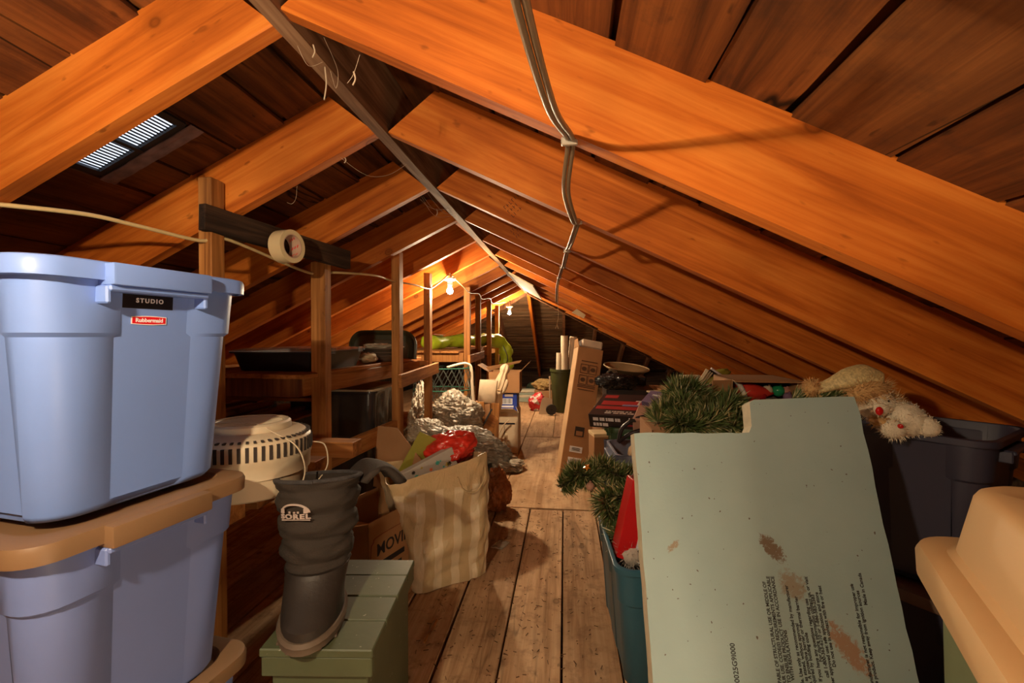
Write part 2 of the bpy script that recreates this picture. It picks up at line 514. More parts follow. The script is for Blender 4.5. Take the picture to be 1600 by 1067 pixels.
# added globe on a small stand, out of view, brightens the rafter undersides
p, w, r = LOW_FILL
t = thing('added_globe_lamp', 'added white globe lamp on a short stand, out of view, as fill light', 'lamp', (p[0], p[1], 0.0))
bm = B(); blob(bm, (0,0,0), (r-0.006,)*3, 0, 1, 3); obj('globe', bm, emit('fill_glow', (1.0,0.84,0.60), 8.0), t, (0,0,p[2]), smooth=True)
bm = B(); lathe(bm, [(0.09,0.0),(0.09,0.012),(0.015,0.03),(0.012,p[2]-r-0.004),(0.04,p[2]-r-0.002)], 24); obj('stand', bm, socket, t, smooth='auto')
l = bpy.data.lights.new('fill_light', 'POINT'); l.energy = w; l.color = WARM; l.shadow_soft_size = r
lo = bpy.data.objects.new('fill_light', l); link(lo); lo.parent = t; lo.location = (0,0,p[2])
# low eave closures where the roof meets the floor
for s, nm in ((-1, 'wall_left'), (1, 'wall_right')):
    bm = B(); box(bm, (XR+s*3.55, 4.6, 0.16), (0.05, 15.4, 0.42))
    props(obj(nm, bm, MATS['charred']), kind='structure')
bm = B(); box(bm, (XR, YEND+3.55, 0.16), (7.0, 0.05, 0.42)); props(obj('wall_far', bm, MATS['charred']), kind='structure')
# ------------------------------------------------------------------ storage totes
def outline(hx, hy, r, z, rec=(), dep=0.0, srec=(), n=5):
    """rounded rectangle, counter-clockwise, with recessed channels on the two ends (rec) and the two sides (srec)"""
    e = 0.010; pts = []
    def edge(L, f, d):
        for a, b in L:
            for y, q in ((a-e, 0), (a+e, d), (b-e, d), (b+e, 0)): pts.append(f(y, q))
    def arc(cx, cy, a0):
        for k in range(n+1):
            a = a0 + PI/2*k/n; pts.append(Vector((cx+r*math.cos(a), cy+r*math.sin(a), z)))
    edge(rec, lambda y, q: Vector((hx-q, y, z)), dep)
    arc(hx-r, hy-r, 0)
    edge([(-b, -a) for a, b in reversed(srec)][::1], lambda y, q: Vector((-y, hy-q, z)), dep)
    arc(-hx+r, hy-r, PI/2)
    edge([(-b, -a) for a, b in reversed(rec)], lambda y, q: Vector((-hx+q, -y, z)), dep)
    arc(-hx+r, -hy+r, PI)
    edge(srec, lambda y, q: Vector((y, -hy+q, z)), dep)
    arc(hx-r, -hy+r, 1.5*PI)
    return pts

def tote(label, L, W, H, mat, loc, rotz, lid=None, ledge=0.74, taper=0.03, rec=((-0.07, 0.075),), srec=((-0.2,-0.07),(0.07,0.2)), dep=0.012,
         handles=True, group=None, name='storage_tote', tilt=(0,0)):
    t = thing(name, label, 'storage tote', loc, (tilt[0], tilt[1], rotz), group)
    hx, hy = L/2-0.012, W/2-0.012
    def O(z, out, d, r=0.055): 
        k = taper*(1-z/H)
        return outline(hx-k+out, hy-k+out, r, z, rec, d, srec)
    bm = B()
    R = [O(0.0, -0.022, 0), O(0.004, -0.012, dep*0.4), O(0.018, -0.004, dep), O(H*ledge-0.006, -0.004, dep), O(H*ledge+0.002, 0.003, dep), O(H-0.03, 0.003, dep)]
    R += [O(H-0.022, 0.003, 0), O(H-0.02, 0.012, 0), O(H-0.002, 0.012, 0), O(H, 0.009, 0), O(H, -0.002, 0), O(H-0.004, -0.004, 0), O(0.02, -0.008, 0)]
    loft(bm, R)
    obj('body', bm, mat, t, smooth='auto')
    if handles:
        for s in (1, -1):
            bm = B(); x = hx+0.014
            box(bm, (s*x, -0.012*s, H-0.036), (0.04, 0.205, 0.012), bev=0.003)
            for y in (-0.10, 0.10): box(bm, (s*(x-0.003), y-0.012*s, H-0.048), (0.034, 0.010, 0.034), bev=0.003)
            obj('handle', bm, mat, t)
    if lid:
        bm = B(); k = 0.016
        def P(out, z, r=0.06): return rrect(hx+out, hy+out, r, 7, z)
        R = [P(0.014, H-0.022), P(0.021, H-0.022), P(0.022, H+0.002), P(0.019, H+0.011), P(0.010, H+0.014), P(-0.02, H+0.014), P(-0.028, H+0.004), P(-0.05, H+0.003)]
        loft(bm, R, cap0=False)
        l = obj('lid', bm, lid, t, smooth='auto')
        for s in (1, -1):
            bm = B(); box(bm, (s*(hx+0.022), -0.012*s, H-0.010), (0.044, 0.205, 0.042), bev=0.005, seg=2)
            obj('lid_grip', bm, lid, l, smooth='auto')
    return t, hx

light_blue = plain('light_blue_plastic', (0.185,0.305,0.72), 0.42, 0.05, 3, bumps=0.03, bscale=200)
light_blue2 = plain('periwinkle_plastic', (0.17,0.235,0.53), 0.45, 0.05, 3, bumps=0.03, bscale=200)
tan_plastic = plain('tan_plastic', (0.215,0.122,0.060), 0.5, 0.06, 3, bumps=0.04, bscale=200)
black_lab = plain('black_label', (0.012,0.011,0.016), 0.35)
white_ink = plain('white_ink', (0.82,0.82,0.86), 0.5, 0.03)
red_lab = plain('red_label', (0.70,0.01,0.02), 0.4)
black_ink = plain('black_ink', (0.015,0.012,0.012), 0.7)
AB = math.radians(-8.5)
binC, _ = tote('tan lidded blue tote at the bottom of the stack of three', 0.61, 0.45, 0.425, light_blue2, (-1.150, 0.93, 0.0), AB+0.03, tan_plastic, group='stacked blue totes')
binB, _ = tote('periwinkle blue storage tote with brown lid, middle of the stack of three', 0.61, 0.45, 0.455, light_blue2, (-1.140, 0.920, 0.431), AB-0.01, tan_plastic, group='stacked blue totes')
binA, hxA = tote('light blue storage tote with matching lid and a black STUDIO sticker, top of the stack', 0.62, 0.45, 0.47, light_blue, (-1.147, 0.925, 0.905), AB, light_blue, group='stacked blue totes')
def on_end(bm, t, x, y, z, mat, name, label=None, tilt=0.064, parent=None):
    m = T((x, y, z)) @ Matrix.Rotation(-tilt*0 , 4, 'Y') @ Matrix.Rotation(PI/2, 4, 'Z') @ Matrix.Rotation(PI/2 + tilt, 4, 'X')
    for v in bm.verts: v.co = m @ v.co
    return obj(name, bm, mat, parent or t, label=label)
# channel face sits at hx + 0.003 - (dep+0.004) near the top
def xface(z, H=0.47): return hxA - 0.03*(1-z/H) - 0.009 + 0.0052
bm = B(); box(bm, (0,0,0), (0.102, 0.028, 0.0010)); lab = on_end(bm, binA, xface(0.414), -0.014, 0.414, black_lab, 'sticker', 'black STUDIO sticker')
on_end(text_bm('STUDIO', 0.0125, 0.0012, 1.35, 0.0005), binA, xface(0.414)+0.0006, -0.012, 0.416, white_ink, 'lettering', parent=lab)
def pill(w, h, b, t):
    bm = B(); n = 10; a = []
    for i in range(n+1): 
        f = i/n; a.append((-w/2+w*f, h/2*(0.8+0.2*math.sin(PI*f))))
    poly = a + [(x, -y) for x, y in reversed(a)]
    prism(bm, poly, t, Matrix.Rotation(-PI/2, 4, 'X')); return bm
rb = on_end(pill(0.072, 0.019, 0, 0.0008), binA, xface(0.377)+0.0002, -0.012, 0.376, white_ink, 'logo_border')
on_end(pill(0.068, 0.0155, 0, 0.0010), binA, xface(0.377)+0.0005, -0.012, 0.376, red_lab, 'logo_field', parent=rb)
on_end(text_bm('Rubbermaid', 0.0115, 0.0012, 1.0, 0.0003), binA, xface(0.377)+0.0009, -0.012, 0.376, white_ink, 'logo_lettering', parent=rb)

# right side totes
teal = plain('teal_plastic', (0.035,0.135,0.20), 0.38, 0.08, 3)
navy = plain('navy_plastic', (0.035,0.035,0.06), 0.45, 0.08, 3)
brown_lid = plain('brown_plastic', (0.13,0.075,0.045), 0.5)
green_pl = plain('green_plastic', (0.035,0.085,0.03), 0.45, 0.1)
grey_blue = plain('grey_blue_plastic', (0.16,0.18,0.26), 0.45, 0.08)
tote('open teal storage tote holding garland, beside the pale green foam board', 0.64, 0.46, 0.45, teal, (0.385, 1.915, 0.0), PI/2+0.05, handles=True, ledge=0.70)
AN = math.atan2(-0.773, 0.635)
nd = Vector((0.773, 0.635, 0)); nr = Vector((1.150, 1.372, 0)); dirn = Vector((0.635, -0.773, 0))
cN = nr - dirn*0.305 + nd*0.205
tote('dark navy tote under another, with a brown lid, right of the foam board', 0.60, 0.40, 0.475, navy, (cN.x-0.02, cN.y-0.01, 0.0), AN-0.03, brown_lid, group='stacked dark totes')
navyU, _ = tote('open dark navy tote with a plush bear on top, right of the foam board', 0.61, 0.41, 0.468, navy, (cN.x, cN.y, 0.491), AN, None, group='stacked dark totes')
tote('open grey blue tote standing behind the left edge of the foam board', 0.40, 0.42, 0.585, grey_blue, (0.470, 2.80, 0.0), 0.06)
tote('dark green tote under the printed game box, behind the grey blue tote', 0.44, 0.40, 0.60, green_pl, (0.535, 3.42, 0.0), -0.04, green_pl)
# ------------------------------------------------------------------ foam insulation board
m, nt, bs = nmat('foam_board')
v = coords(nt, rnd=False)
n1 = noisen(nt, v, 5, 3); base = ramp(nt, n1, [(0.3, (0.27,0.365,0.355)), (0.7, (0.32,0.42,0.405))]).outputs[0]
sp = noisen(nt, v, 95, 1, 0.4); spr = ramp(nt, sp, [(0.735, (0,0,0)), (0.76, (1,1,1))]); base = mixc(nt, spr.outputs[0], base, (0.10,0.08,0.06))
def stain(base, c, s, rot, col, lo, hi, ns):
    mp = nt.nodes.new('ShaderNodeMapping'); mp.vector_type = 'TEXTURE'
    mp.inputs['Location'].default_value = (c[0], 0, c[1]); mp.inputs['Scale'].default_value = (s[0], 1, s[1]); mp.inputs['Rotation'].default_value = (0, rot, 0)
    tc = nt.nodes.new('ShaderNodeTexCoord'); nt.links.new(tc.outputs['Object'], mp.inputs[0])
    ln = N(nt, 'ShaderNodeVectorMath', operation='LENGTH'); nt.links.new(mp.outputs[0], ln.inputs[0])
    fall = ramp(nt, ln.outputs['Value'], [(0.1, (1,1,1)), (1.0, (0,0,0))])
    nn = noisen(nt, v, ns, 6, 0.75, 1.0)
    mu = N(nt, 'ShaderNodeMath', operation='MULTIPLY'); nt.links.new(fall.outputs[0], mu.inputs[0]); nt.links.new(nn, mu.inputs[1])
    rr = ramp(nt, mu.outputs[0], [(lo, (0,0,0)), (hi, (0.85,)*3)])
    return mixc(nt, rr.outputs[0], base, col)
base = stain(base, (0.325, 0.745), (0.10, 0.045), 0.9, (0.13,0.065,0.025), 0.33, 0.38, 85)
base = stain(base, (0.36, 0.66), (0.09, 0.07), 0.9, (0.24,0.19,0.13), 0.30, 0.42, 70)
base = stain(base, (0.47, 0.52), (0.17, 0.06), 0.95, (0.30,0.15,0.07), 0.31, 0.40, 80)
base = stain(base, (0.08, 0.75), (0.06, 0.02), -0.7, (0.25,0.17,0.09), 0.34, 0.42, 80)
nt.links.new(base, bs.inputs['Base Color']); bs.inputs['Roughness'].default_value = 0.55
bump(nt, bs, noisen(nt, v, 120, 2), 0.15, 0.002)
foam_edge = plain('foam_edge', (0.55,0.50,0.36), 0.8, 0.12, 30, bumps=0.3, bscale=120)

LEAN = math.atan(0.32)
FZ = 0.978
fb = thing('insulation_board', 'pale green foam insulation board with notched top and black print, leaning', 'foam board', (0.222, 0.985, 0.012), (-LEAN, -0.012, 0.07))
poly = [(0,0),(0.612,0)]
rr_ = random.Random(5)
for i in range(1, 24): poly.append((0.612 + rr_.uniform(-0.0025, 0.002), 1.135*i/24))
poly += [(0.607,1.140),(0.57,1.141),(0.335,1.133),(0.323,1.125),(0.319,1.06),(0.31,1.042)]
for i in range(1, 10): poly.append((0.31-0.31*i/10, 1.041+rr_.uniform(-0.0015, 0.0015)))
poly.append((0,1.04))
for i in range(1, 16): poly.append((rr_.uniform(-0.0015, 0.0015), 1.04*(1-i/16)))
bm = B(); prism(bm, poly, 0.050, T((0, 0.025, 0)))
bm.normal_update(); bmesh.ops.triangulate(bm, faces=[f for f in bm.faces if len(f.verts) > 4], ngon_method='EAR_CLIP')
o = obj('foam_panel', bm, m, fb); fb.scale = (1, 1, FZ)
o.data.materials.append(foam_edge)
for p in o.data.polygons:
    if abs(p.normal.y) < 0.5: p.material_index = 1
def print_up(s, size, u, top, spacing=1.0, bold=0.0):
    bm = text_bm(s, size, 0.0006, spacing, bold, 'RIGHT')
    mm = T((u, -0.0004, top)) @ Matrix.Rotation(PI/2, 4, 'X') @ Matrix.Rotation(PI/2 + 0.015, 4, 'Z')
    for vv in bm.verts: vv.co = mm @ vv.co
    obj('print', bm, black_ink, fb)
print_up('0025G9I000', 0.0165, 0.197, 0.530, 1.02, 0.0002)
LN = [(0.293, 0.668, 'CAPABLE OF STRUCTURAL USE OR MIDDLE OF'), (0.304, 0.680, 'AS YOUR USE. CODE(S) REQUIREMENTS APPLICABLE'), (0.315, 0.680, 'POSSIBLE TO ENSURE PRODUCT USE IN ACCORDANCE'), (0.326, 0.560, 'WITH REGULATIONS'),
      (0.345, 0.660, 'combustible. Use only as recommended by manufacturer'), (0.356, 0.575, 'except as stated, without approval'), (0.364, 0.635, 'combustible. A protective barrier or thermal barrier'), (0.374, 0.555, 'as required by building code'),
      (0.396, 0.680, 'For more information contact us, or visit'), (0.388, 0.630, 'If you have any questions regarding use'), (0.405, 0.640, 'call 1-800-363-6210 or 1-866-583-2583'), (0.415, 0.645, 'other approved use: see application and store'), (0.425, 0.660, 'Do not use in contact with fire or heat'),
      (0.503, 0.665, 'The manufacturer is not responsible for improper use'), (0.514, 0.650, 'of the product. Keep away from ignition sources'), (0.527, 0.690, 'Made in Canada'), (0.275, 0.44, 'MEETS')]
for u, top, s in LN: print_up(s, 0.0112, u, top, 1.0, 0.00025)
# ------------------------------------------------------------------ left side: racks
def bx(name, parent, a, b, w, h, mat, roll=0.0, bev=0.002):
    bm = B()
    a, b = Vector(a), Vector(b); d = b-a
    box(bm, (0,0,0), (d.length, w, h), None, bev)
    o = obj(name, bm, mat, parent)
    o.rotation_mode = 'QUATERNION'
    o.location = (a+b)/2; o.rotation_quaternion = d.to_track_quat('X', 'Z') @ Matrix.Rotation(roll, 3, 'X').to_quaternion()
    return o
def post(parent, x, y, z0, z1, sx, sy, mat, rz=0.0):
    bm = B(); box(bm, (0, 0, (z1-z0)/2), (sx, sy, z1-z0), None, 0.003)
    return obj('post', bm, mat, parent, (x, y, z0), (0, 0, rz))
rk = thing('wooden_rack', 'near wooden rack of rough posts nailed up to the left rafters', 'rack', (-1.2, 2.5, 0))
def L(p): return (p[0]+1.2, p[1]-2.5, p[2])
post(rk, *L((-1.245, 1.505, 0))[:2], 0.0, 1.80, 0.050, 0.065, MATS['post'])
post(rk, *L((-1.170, 2.105, 0))[:2], 0.0, 1.600, 0.072, 0.060, MATS['post'])
post(rk, *L((-1.098, 2.93, 0))[:2], 0.0, 1.80, 0.055, 0.070, MATS['post'])
post(rk, *L((-1.088, 3.58, 0))[:2], 0.0, 1.745, 0.050, 0.070, MATS['post'])
bx('nailing_board', rk, L((-1.232, 1.445, 1.655)), L((-1.085, 2.215, 1.628)), 0.030, 0.090, MATS['charred'])
# upper shelf
for i, (x, w) in enumerate(((-1.27, 0.20), (-1.475, 0.20), (-1.68, 0.20), (-1.88, 0.19))):
    bx('shelf_board', rk, L((x, 1.95, 1.062+0.002*i)), L((x-0.01, 3.70, 1.062)), w, 0.020, MATS['rail'])
bx('front_rail', rk, L((-1.222, 2.02, 1.008)), L((-1.145, 3.56, 1.008)), 0.030, 0.085, MATS['rail'])
bx('end_rail', rk, L((-1.95, 2.00, 1.008)), L((-1.215, 2.00, 1.008)), 0.035, 0.085, MATS['post_dark'])
bx('brace', rk, L((-1.050, 2.84, 0.955)), L((-1.045, 3.70, 0.985)), 0.025, 0.085, MATS['rail'])
bx('cross_rail', rk, L((-2.0, 3.52, 1.008)), L((-1.07, 3.52, 1.008)), 0.035, 0.085, MATS['rail'])
# lower shelf with the heater
bx('lower_rail', rk, L((-1.205, 1.40, 0.645)), L((-1.10, 2.95, 0.645)), 0.035, 0.100, MATS['rail'])
for i, y in enumerate((1.255, 1.40, 1.70, 2.02)):
    bx('lower_shelf_board', rk, L((-1.90, y, 0.731)), L((-0.97+0.02*(i>1), y, 0.731)), 0.090, 0.070, MATS['rail'])
bx('lower_rail', rk, L((-1.195, 1.16, 0.645)), L((-1.205, 1.40, 0.645)), 0.035, 0.098, MATS['rail'])
# far rack
rf = thing('wooden_rack', 'far wooden rack carrying the lime green sleeping bag', 'rack', (-1.05, 6.0, 0))
def L2(p): return (p[0]+1.05, p[1]-6.0, p[2])
for y, x, h in ((4.80, -1.03, 1.76), (5.62, -1.07, 1.74), (6.50, -1.08, 1.74), (7.35, -1.09, 1.73)):
    post(rf, *L2((x, y, 0))[:2], 0.0, h, 0.065, 0.055, MATS['post'])
for i, x in enumerate((-1.20, -1.40, -1.60, -1.80)):
    bx('shelf_board', rf, L2((x, 4.70, 1.075)), L2((x, 7.4, 1.075)), 0.195, 0.020, MATS['rail'])
bx('end_rail', rf, L2((-1.95, 4.75, 1.018)), L2((-1.06, 4.75, 1.018)), 0.035, 0.095, MATS['post'])
bx('brace', rf, L2((-1.00, 4.74, 1.00)), L2((-1.02, 5.72, 1.01)), 0.025, 0.085, MATS['rail'])
bx('front_rail', rf, L2((-1.10, 4.80, 1.018)), L2((-1.13, 7.35, 1.018)), 0.030, 0.090, MATS['rail'])

# masking tape roll hung on the nailing board
t = thing('tape_roll', 'roll of cream masking tape hanging on the charred board of the near rack', 'tape', (-1.085, 1.700, 1.598), (0, 0, math.radians(-12)))
mm = Matrix.Rotation(PI/2, 4, 'Y')
bm = B(); lathe(bm, [(0.047,-0.029),(0.064,-0.029),(0.064,0.029),(0.047,0.029),(0.047,-0.029)], 40, mm, False)
obj('tape', bm, plain('tape_cream', (0.66,0.52,0.30), 0.55, 0.05), t, smooth='auto')
bm = B(); lathe(bm, [(0.0435,-0.0292),(0.0469,-0.0292),(0.0469,0.0292),(0.0435,0.0292),(0.0435,-0.0292)], 40, mm, False)
core = obj('core', bm, plain('core_white', (0.50,0.33,0.24), 0.7, 0.1), t, smooth='auto')
for k in range(8):   # red printed strokes inside the core
    a = k*0.785; bm = B()
    for j in range(3):
        x = -0.014+0.013*j
        box(bm, (0,0,0), (0.004, 0.012, 0.0006), Matrix.Rotation(a + 0.1*j, 4, 'X') @ T((x, 0, 0.0432), (0,0,0.5)))
    obj('core_print', bm, red_lab, core)

# beige round heater
cream = plain('cream_plastic', (0.60,0.49,0.34), 0.45, 0.05)
cream_d = plain('vent_dark', (0.03,0.02,0.015), 0.8)
h = thing('humidifier', 'round cream humidifier with slotted sides on the low shelf beside the totes', 'humidifier', (-0.985, 1.345, 0.768), (0,0,0.3)); h.scale = (1,1,0.80)
bm = B(); lathe(bm, [(0.10,0.0),(0.150,0.0),(0.160,0.008),(0.166,0.075),(0.167,0.078),(0.172,0.08),(0.174,0.135),(0.176,0.138),(0.177,0.20),(0.172,0.214),(0.150,0.232),(0.118,0.238),(0.116,0.262),(0.110,0.268),(0.096,0.268),(0.092,0.250),(0.02,0.246)], 48)
body = obj('housing', bm, cream, h, smooth='auto')
for k in range(26):
    a = -1.75 + k*0.115
    bm = B(); box(bm, (0.1765,0,0.180), (0.006, 0.0085, 0.052), Matrix.Rotation(a, 4, 'Z')); box(bm, (0.163,0,0.222), (0.020, 0.007, 0.006), Matrix.Rotation(a, 4, 'Z') @ T((0,0,0)) )
    obj('side_vent', bm, cream_d, body)
bm = B()
for k in range(13):
    box(bm, (0, -0.084+0.014*k, 0.2625), (2*math.sqrt(max(0.0001, 0.092**2-(0.084-0.014*k)**2)), 0.006, 0.006))
obj('top_grille', bm, cream, h)
bm = B(); cyl(bm, 0.0915, 0.0915, 0.2465, 0.2505, 30); obj('grille_well', bm, cream_d, h)
bm = B(); cyl(bm, 0.012, 0.012, 0.195, 0.245, 14, T((0.10,-0.125,0))); 
cord = spline([(-0.17,-0.06,0.255),(-0.09,-0.07,0.275),(0.03,-0.075,0.272),(0.10,-0.10,0.240),(0.165,-0.115,0.19),(0.185,-0.10,0.10),(0.17,-0.115,0.03),(0.13,-0.15,0.008)], 8)
bm2 = B(); tube(bm2, cord, 0.0023, 6); obj('power_cord', bm2, cream, h, smooth=True); bm.free()
bm2 = B(); tube(bm2, spline([(0.18,0.02,0.17),(0.215,0.03,0.15),(0.225,0.02,0.07),(0.20,-0.03,0.02),(0.17,-0.09,0.006)], 8), 0.0023, 6); obj('power_cord', bm2, cream, h, smooth=True)

# green plank chest
gp = plain('green_paint', (0.082,0.098,0.050), 0.5, 0.14, 6, bumps=0.15, bscale=40, spots=(60, 0.72, (0.30,0.30,0.22)))
ch = thing('wooden_chest', 'small dark green painted wooden chest with planked top', 'chest', (-0.655, 1.345, 0), (0,0,0.10))
for k, y in enumerate((-0.188, -0.065, 0.058, 0.172)):
    wd = (0.125, 0.118, 0.122, 0.108)[k]
    bm = B(); box(bm, (0, y, 0.439), (0.292, wd-0.003, 0.022), None, 0.003); obj('top_plank', bm, gp, ch)
bm = B(); box(bm, (0, -0.005, 0.205), (0.250, 0.44, 0.41), None, 0.003); obj('chest_body', bm, gp, ch)
bm = B(); box(bm, (0.0, -0.236, 0.402), (0.285, 0.018, 0.052), None, 0.003); box(bm, (0.0, 0.22, 0.402), (0.285, 0.016, 0.052), None, 0.003)
box(bm, (0.135, -0.005, 0.402), (0.016, 0.45, 0.05), None, 0.003); box(bm, (-0.135, -0.005, 0.402), (0.016, 0.45, 0.05), None, 0.003); obj('lid_band', bm, gp, ch)
# ------------------------------------------------------------------ boot on the chest
boot_fab = plain('boot_fabric', (0.030,0.021,0.015), 0.85, 0.25, 12, bumps=0.5, bscale=260)
boot_lea = plain('boot_leather', (0.026,0.019,0.015), 0.55, 0.2, 20, bumps=0.25, bscale=120)
boot_sole = plain('boot_rubber', (0.12,0.085,0.058), 0.7, 0.2, 20)
fleece = plain('boot_lining', (0.05,0.045,0.045), 0.95, 0.3, 60, bumps=0.8, bscale=300)
logo = plain('logo_grey', (0.45,0.36,0.32), 0.7, 0.05)
bt = thing('winter_boot', 'tall black quilted winter boot standing on the green chest', 'boot', (-0.715, 1.250, 0.4505), (0,0,math.radians(-70))); bt.scale = (1.12, 1.42, 0.89)
# local +x = toe direction, shaft leans backwards towards -x
def ering(cx, cz, rx, ry, tilt, n=28, z0=None, bulge=0.0):
    R = []
    for k in range(n):
        a = 2*PI*k/n; x = rx*math.cos(a)*(1+bulge*max(0, math.cos(a))); y = ry*math.sin(a)
        R.append(Vector((cx + x*math.cos(tilt), y, cz + x*math.sin(tilt))))
    return R
prof = []
for i in range(46):
    f = i/45; z = 0.150 + 0.265*f
    w = 0.064 + 0.022*f; l = 0.075 + 0.024*f
    ph = (z-0.163)/0.0735
    crease = -0.0055*math.exp(-((ph-round(ph))*0.0735/0.006)**2) + 0.002*math.cos(2*PI*ph+PI)
    prof.append(ering(-0.035-0.028*f, z, l+crease, w+crease, 0.10+0.10*f, 44))
inner = [ering(-0.063, 0.413, 0.088, 0.076, 0.20, 44), ering(-0.055, 0.34, 0.080, 0.070, 0.2, 44)]
bm = B()
lower = [ering(0.028, 0.030, 0.142, 0.056, 0.0), ering(0.028, 0.060, 0.142, 0.056, 0.0), ering(0.018, 0.085, 0.130, 0.056, -0.10), ering(-0.004, 0.112, 0.108, 0.058, -0.10), ering(-0.024, 0.135, 0.085, 0.061, 0.0)]
loft(bm, [ering(-0.026, 0.135, 0.076, 0.061, 0.0, 44)] + prof + inner, True, True)
for v in bm.verts:
    q = Vector((v.co.x*16, v.co.y*16, v.co.z*34 + v.co.x*14)); q2 = v.co*60
    d = noise.noise(q)*0.0075 + noise.noise(q*2.1)*0.0035 + noise.noise(q2)*0.001
    n_ = Vector((v.co.x+0.05, v.co.y, 0)).normalized(); v.co += n_*d
obj('shaft', bm, boot_fab, bt, smooth=True)
bm = B(); loft(bm, lower + [ering(-0.026, 0.150, 0.080, 0.063, 0.0)], True, True); obj('shoe_upper', bm, boot_lea, bt, smooth='auto')
bm = B(); loft(bm, [ering(0.03, 0.0, 0.142, 0.055, 0), ering(0.03, 0.006, 0.150, 0.061, 0), ering(0.03, 0.022, 0.150, 0.061, 0), ering(0.03, 0.026, 0.152, 0.063, 0), ering(0.028, 0.036, 0.147, 0.060, 0)]); so = obj('sole', bm, boot_sole, bt, smooth='auto')
for k in range(7):
    bm = B(); box(bm, (-0.09+0.04*k, 0, 0.004), (0.02, 0.104 if k not in (0,6) else 0.06, 0.008), None, 0.001); obj('tread', bm, boot_sole, so)
bm = B()
tube(bm, [p + Vector((0,0,0.002)) for p in ering(-0.063, 0.415, 0.096, 0.083, 0.20)] + [ering(-0.063, 0.415, 0.096, 0.083, 0.20)[0]], 0.007, 7, False); obj('cuff', bm, fleece, bt, smooth=True)
# snow flap folded back from the collar, a rounded dark tongue
bm = B()
def flap(u, v):
    a = (u-0.5)*2; r = math.sqrt(max(0, 1-a*a))
    s = v
    return Vector((-0.135-0.115*s*(0.75+0.25*r), 0.058*a*(1-0.10*s*s), 0.405+0.060*math.sin(s*2.6)-0.060*s*s))
fm = T((0.02, 0.0, 0.0))
grid(bm, flap, 14, 12)
for v in bm.verts: v.co += Vector((0,0,0))
solid(bm, 0.016)
fl = obj('snow_flap', bm, boot_fab, bt, (-0.063+0.063*math.cos(1.25), -0.063*math.sin(1.25), -0.005), (0,0,-1.25), smooth=True)
# bear mark and lettering on the side that faces the passage
mk = B()
arc = []
for k in range(15):
    a = PI*0.02 + PI*0.96*k/14; arc.append((0.024*math.cos(a), 0.0235*math.sin(a)))
for k in range(15):
    a = PI*0.98 - PI*0.96*k/14; arc.append((0.0205*math.cos(a)-0.001, 0.019*math.sin(a)))
prism(mk, arc, 0.0012)
for x0, w_, h_ in ((-0.020,0.006,0.010),(-0.0075,0.003,0.005),(0.000,0.003,0.004),(0.006,0.003,0.0045),(0.017,0.006,0.011)): box(mk, (x0, 0, h_/2), (w_, 0.0012, h_))
box(mk, (0.0, 0, -0.0165), (0.047, 0.0012, 0.0022))
tx = text_bm('SOREL', 0.0155, 0.0012, 1.12, 0.0006)
mr = T((0, 0, -0.008)) @ Matrix.Rotation(PI/2, 4, 'X')
for v in tx.verts: v.co = mr @ v.co
me_ = bpy.data.meshes.new('tmp'); tx.to_mesh(me_); tx.free(); mk.from_mesh(me_); bpy.data.meshes.remove(me_)
# wrap onto the shaft: the mark faces local direction -y/+x (towards the camera)
LOGA = math.radians(-22)
for v in mk.verts:
    v.co.x *= 1.3; v.co.z *= 1.3; d = v.co.x; z = 0.330 + v.co.z; f = (z-0.15)/0.265
    l = 0.079+0.024*f+0.0065; w = 0.068+0.022*f+0.0065
    a = LOGA + d/0.088
    v.co = Vector((-0.035-0.028*f + (l - v.co.y)*math.cos(a), (w - v.co.y)*math.sin(a), z + (l*math.cos(a))*0.15))
obj('brand_mark', mk, logo, bt, label='grey bear mark and SOREL lettering')

# ------------------------------------------------------------------ open moving box behind the chest
card = plain('cardboard', (0.40,0.205,0.085), 0.8, 0.10, 5, bumps=0.1, bscale=90)
card_d = plain('cardboard_inner', (0.33,0.165,0.07), 0.85, 0.10, 5)
def carton(label, w, d, h, loc, rz, flaps, mat=None, t=0.006, name='cardboard_box', group=None, tilt=(0,0), cat='box'):
    """open carton; flaps = list of (side, angle from closed, length)"""
    mat = mat or card
    o = thing(name, label, cat, loc, (tilt[0], tilt[1], rz), group)
    bm = B()
    box(bm, (0,0,t/2), (w, d, t)); 
    for s in (-1, 1):
        box(bm, (s*(w/2-t/2), 0, h/2), (t, d, h)); box(bm, (0, s*(d/2-t/2), h/2), (w, t, h))
    obj('carton', bm, mat, o)
    for side, ang, ln in flaps:
        bm = B(); ww = (w if side in 'fb' else d) - 0.004
        box(bm, (0, ln/2, 0), (ww, ln, t*0.8))
        p, r = {'f': ((0, -d/2, h), 0), 'b': ((0, d/2, h), PI), 'l': ((-w/2, 0, h), -PI/2), 'r': ((w/2, 0, h), PI/2)}[side]
        q = obj('flap', bm, mat, o, p)
        q.rotation_mode = 'QUATERNION'
        q.rotation_quaternion = (Matrix.Rotation(r, 3, 'Z') @ Matrix.Rotation(ang, 3, 'X')).to_quaternion()
    return o
mb = carton('open brown moving box with one tall raised flap, behind the winter boot', 0.30, 0.40, 0.44, (-0.915, 2.12, 0.0), -0.33, [('f', 2.9, 0.12)])
bm = B(); prism(bm, [(-0.16,0),(0.235,0.0),(0.235,0.09),(-0.03,0.32),(-0.16,0.32)], 0.006, Matrix.Rotation(0.0,4,'X'))
for v in bm.verts: v.co = T((-0.02, 0.196, 0.44), (-0.12, 0, 0)) @ v.co
obj('raised_flap', bm, card_d, mb)
tb = text_bm('MOVING', 0.075, 0.001, 1.0, 0.001, 'LEFT')
for v in tb.verts: v.co = T((0.1507, -0.15, 0.30), (PI/2, 0, PI/2)) @ v.co
obj('lettering', tb, black_ink, mb)
tb = B()
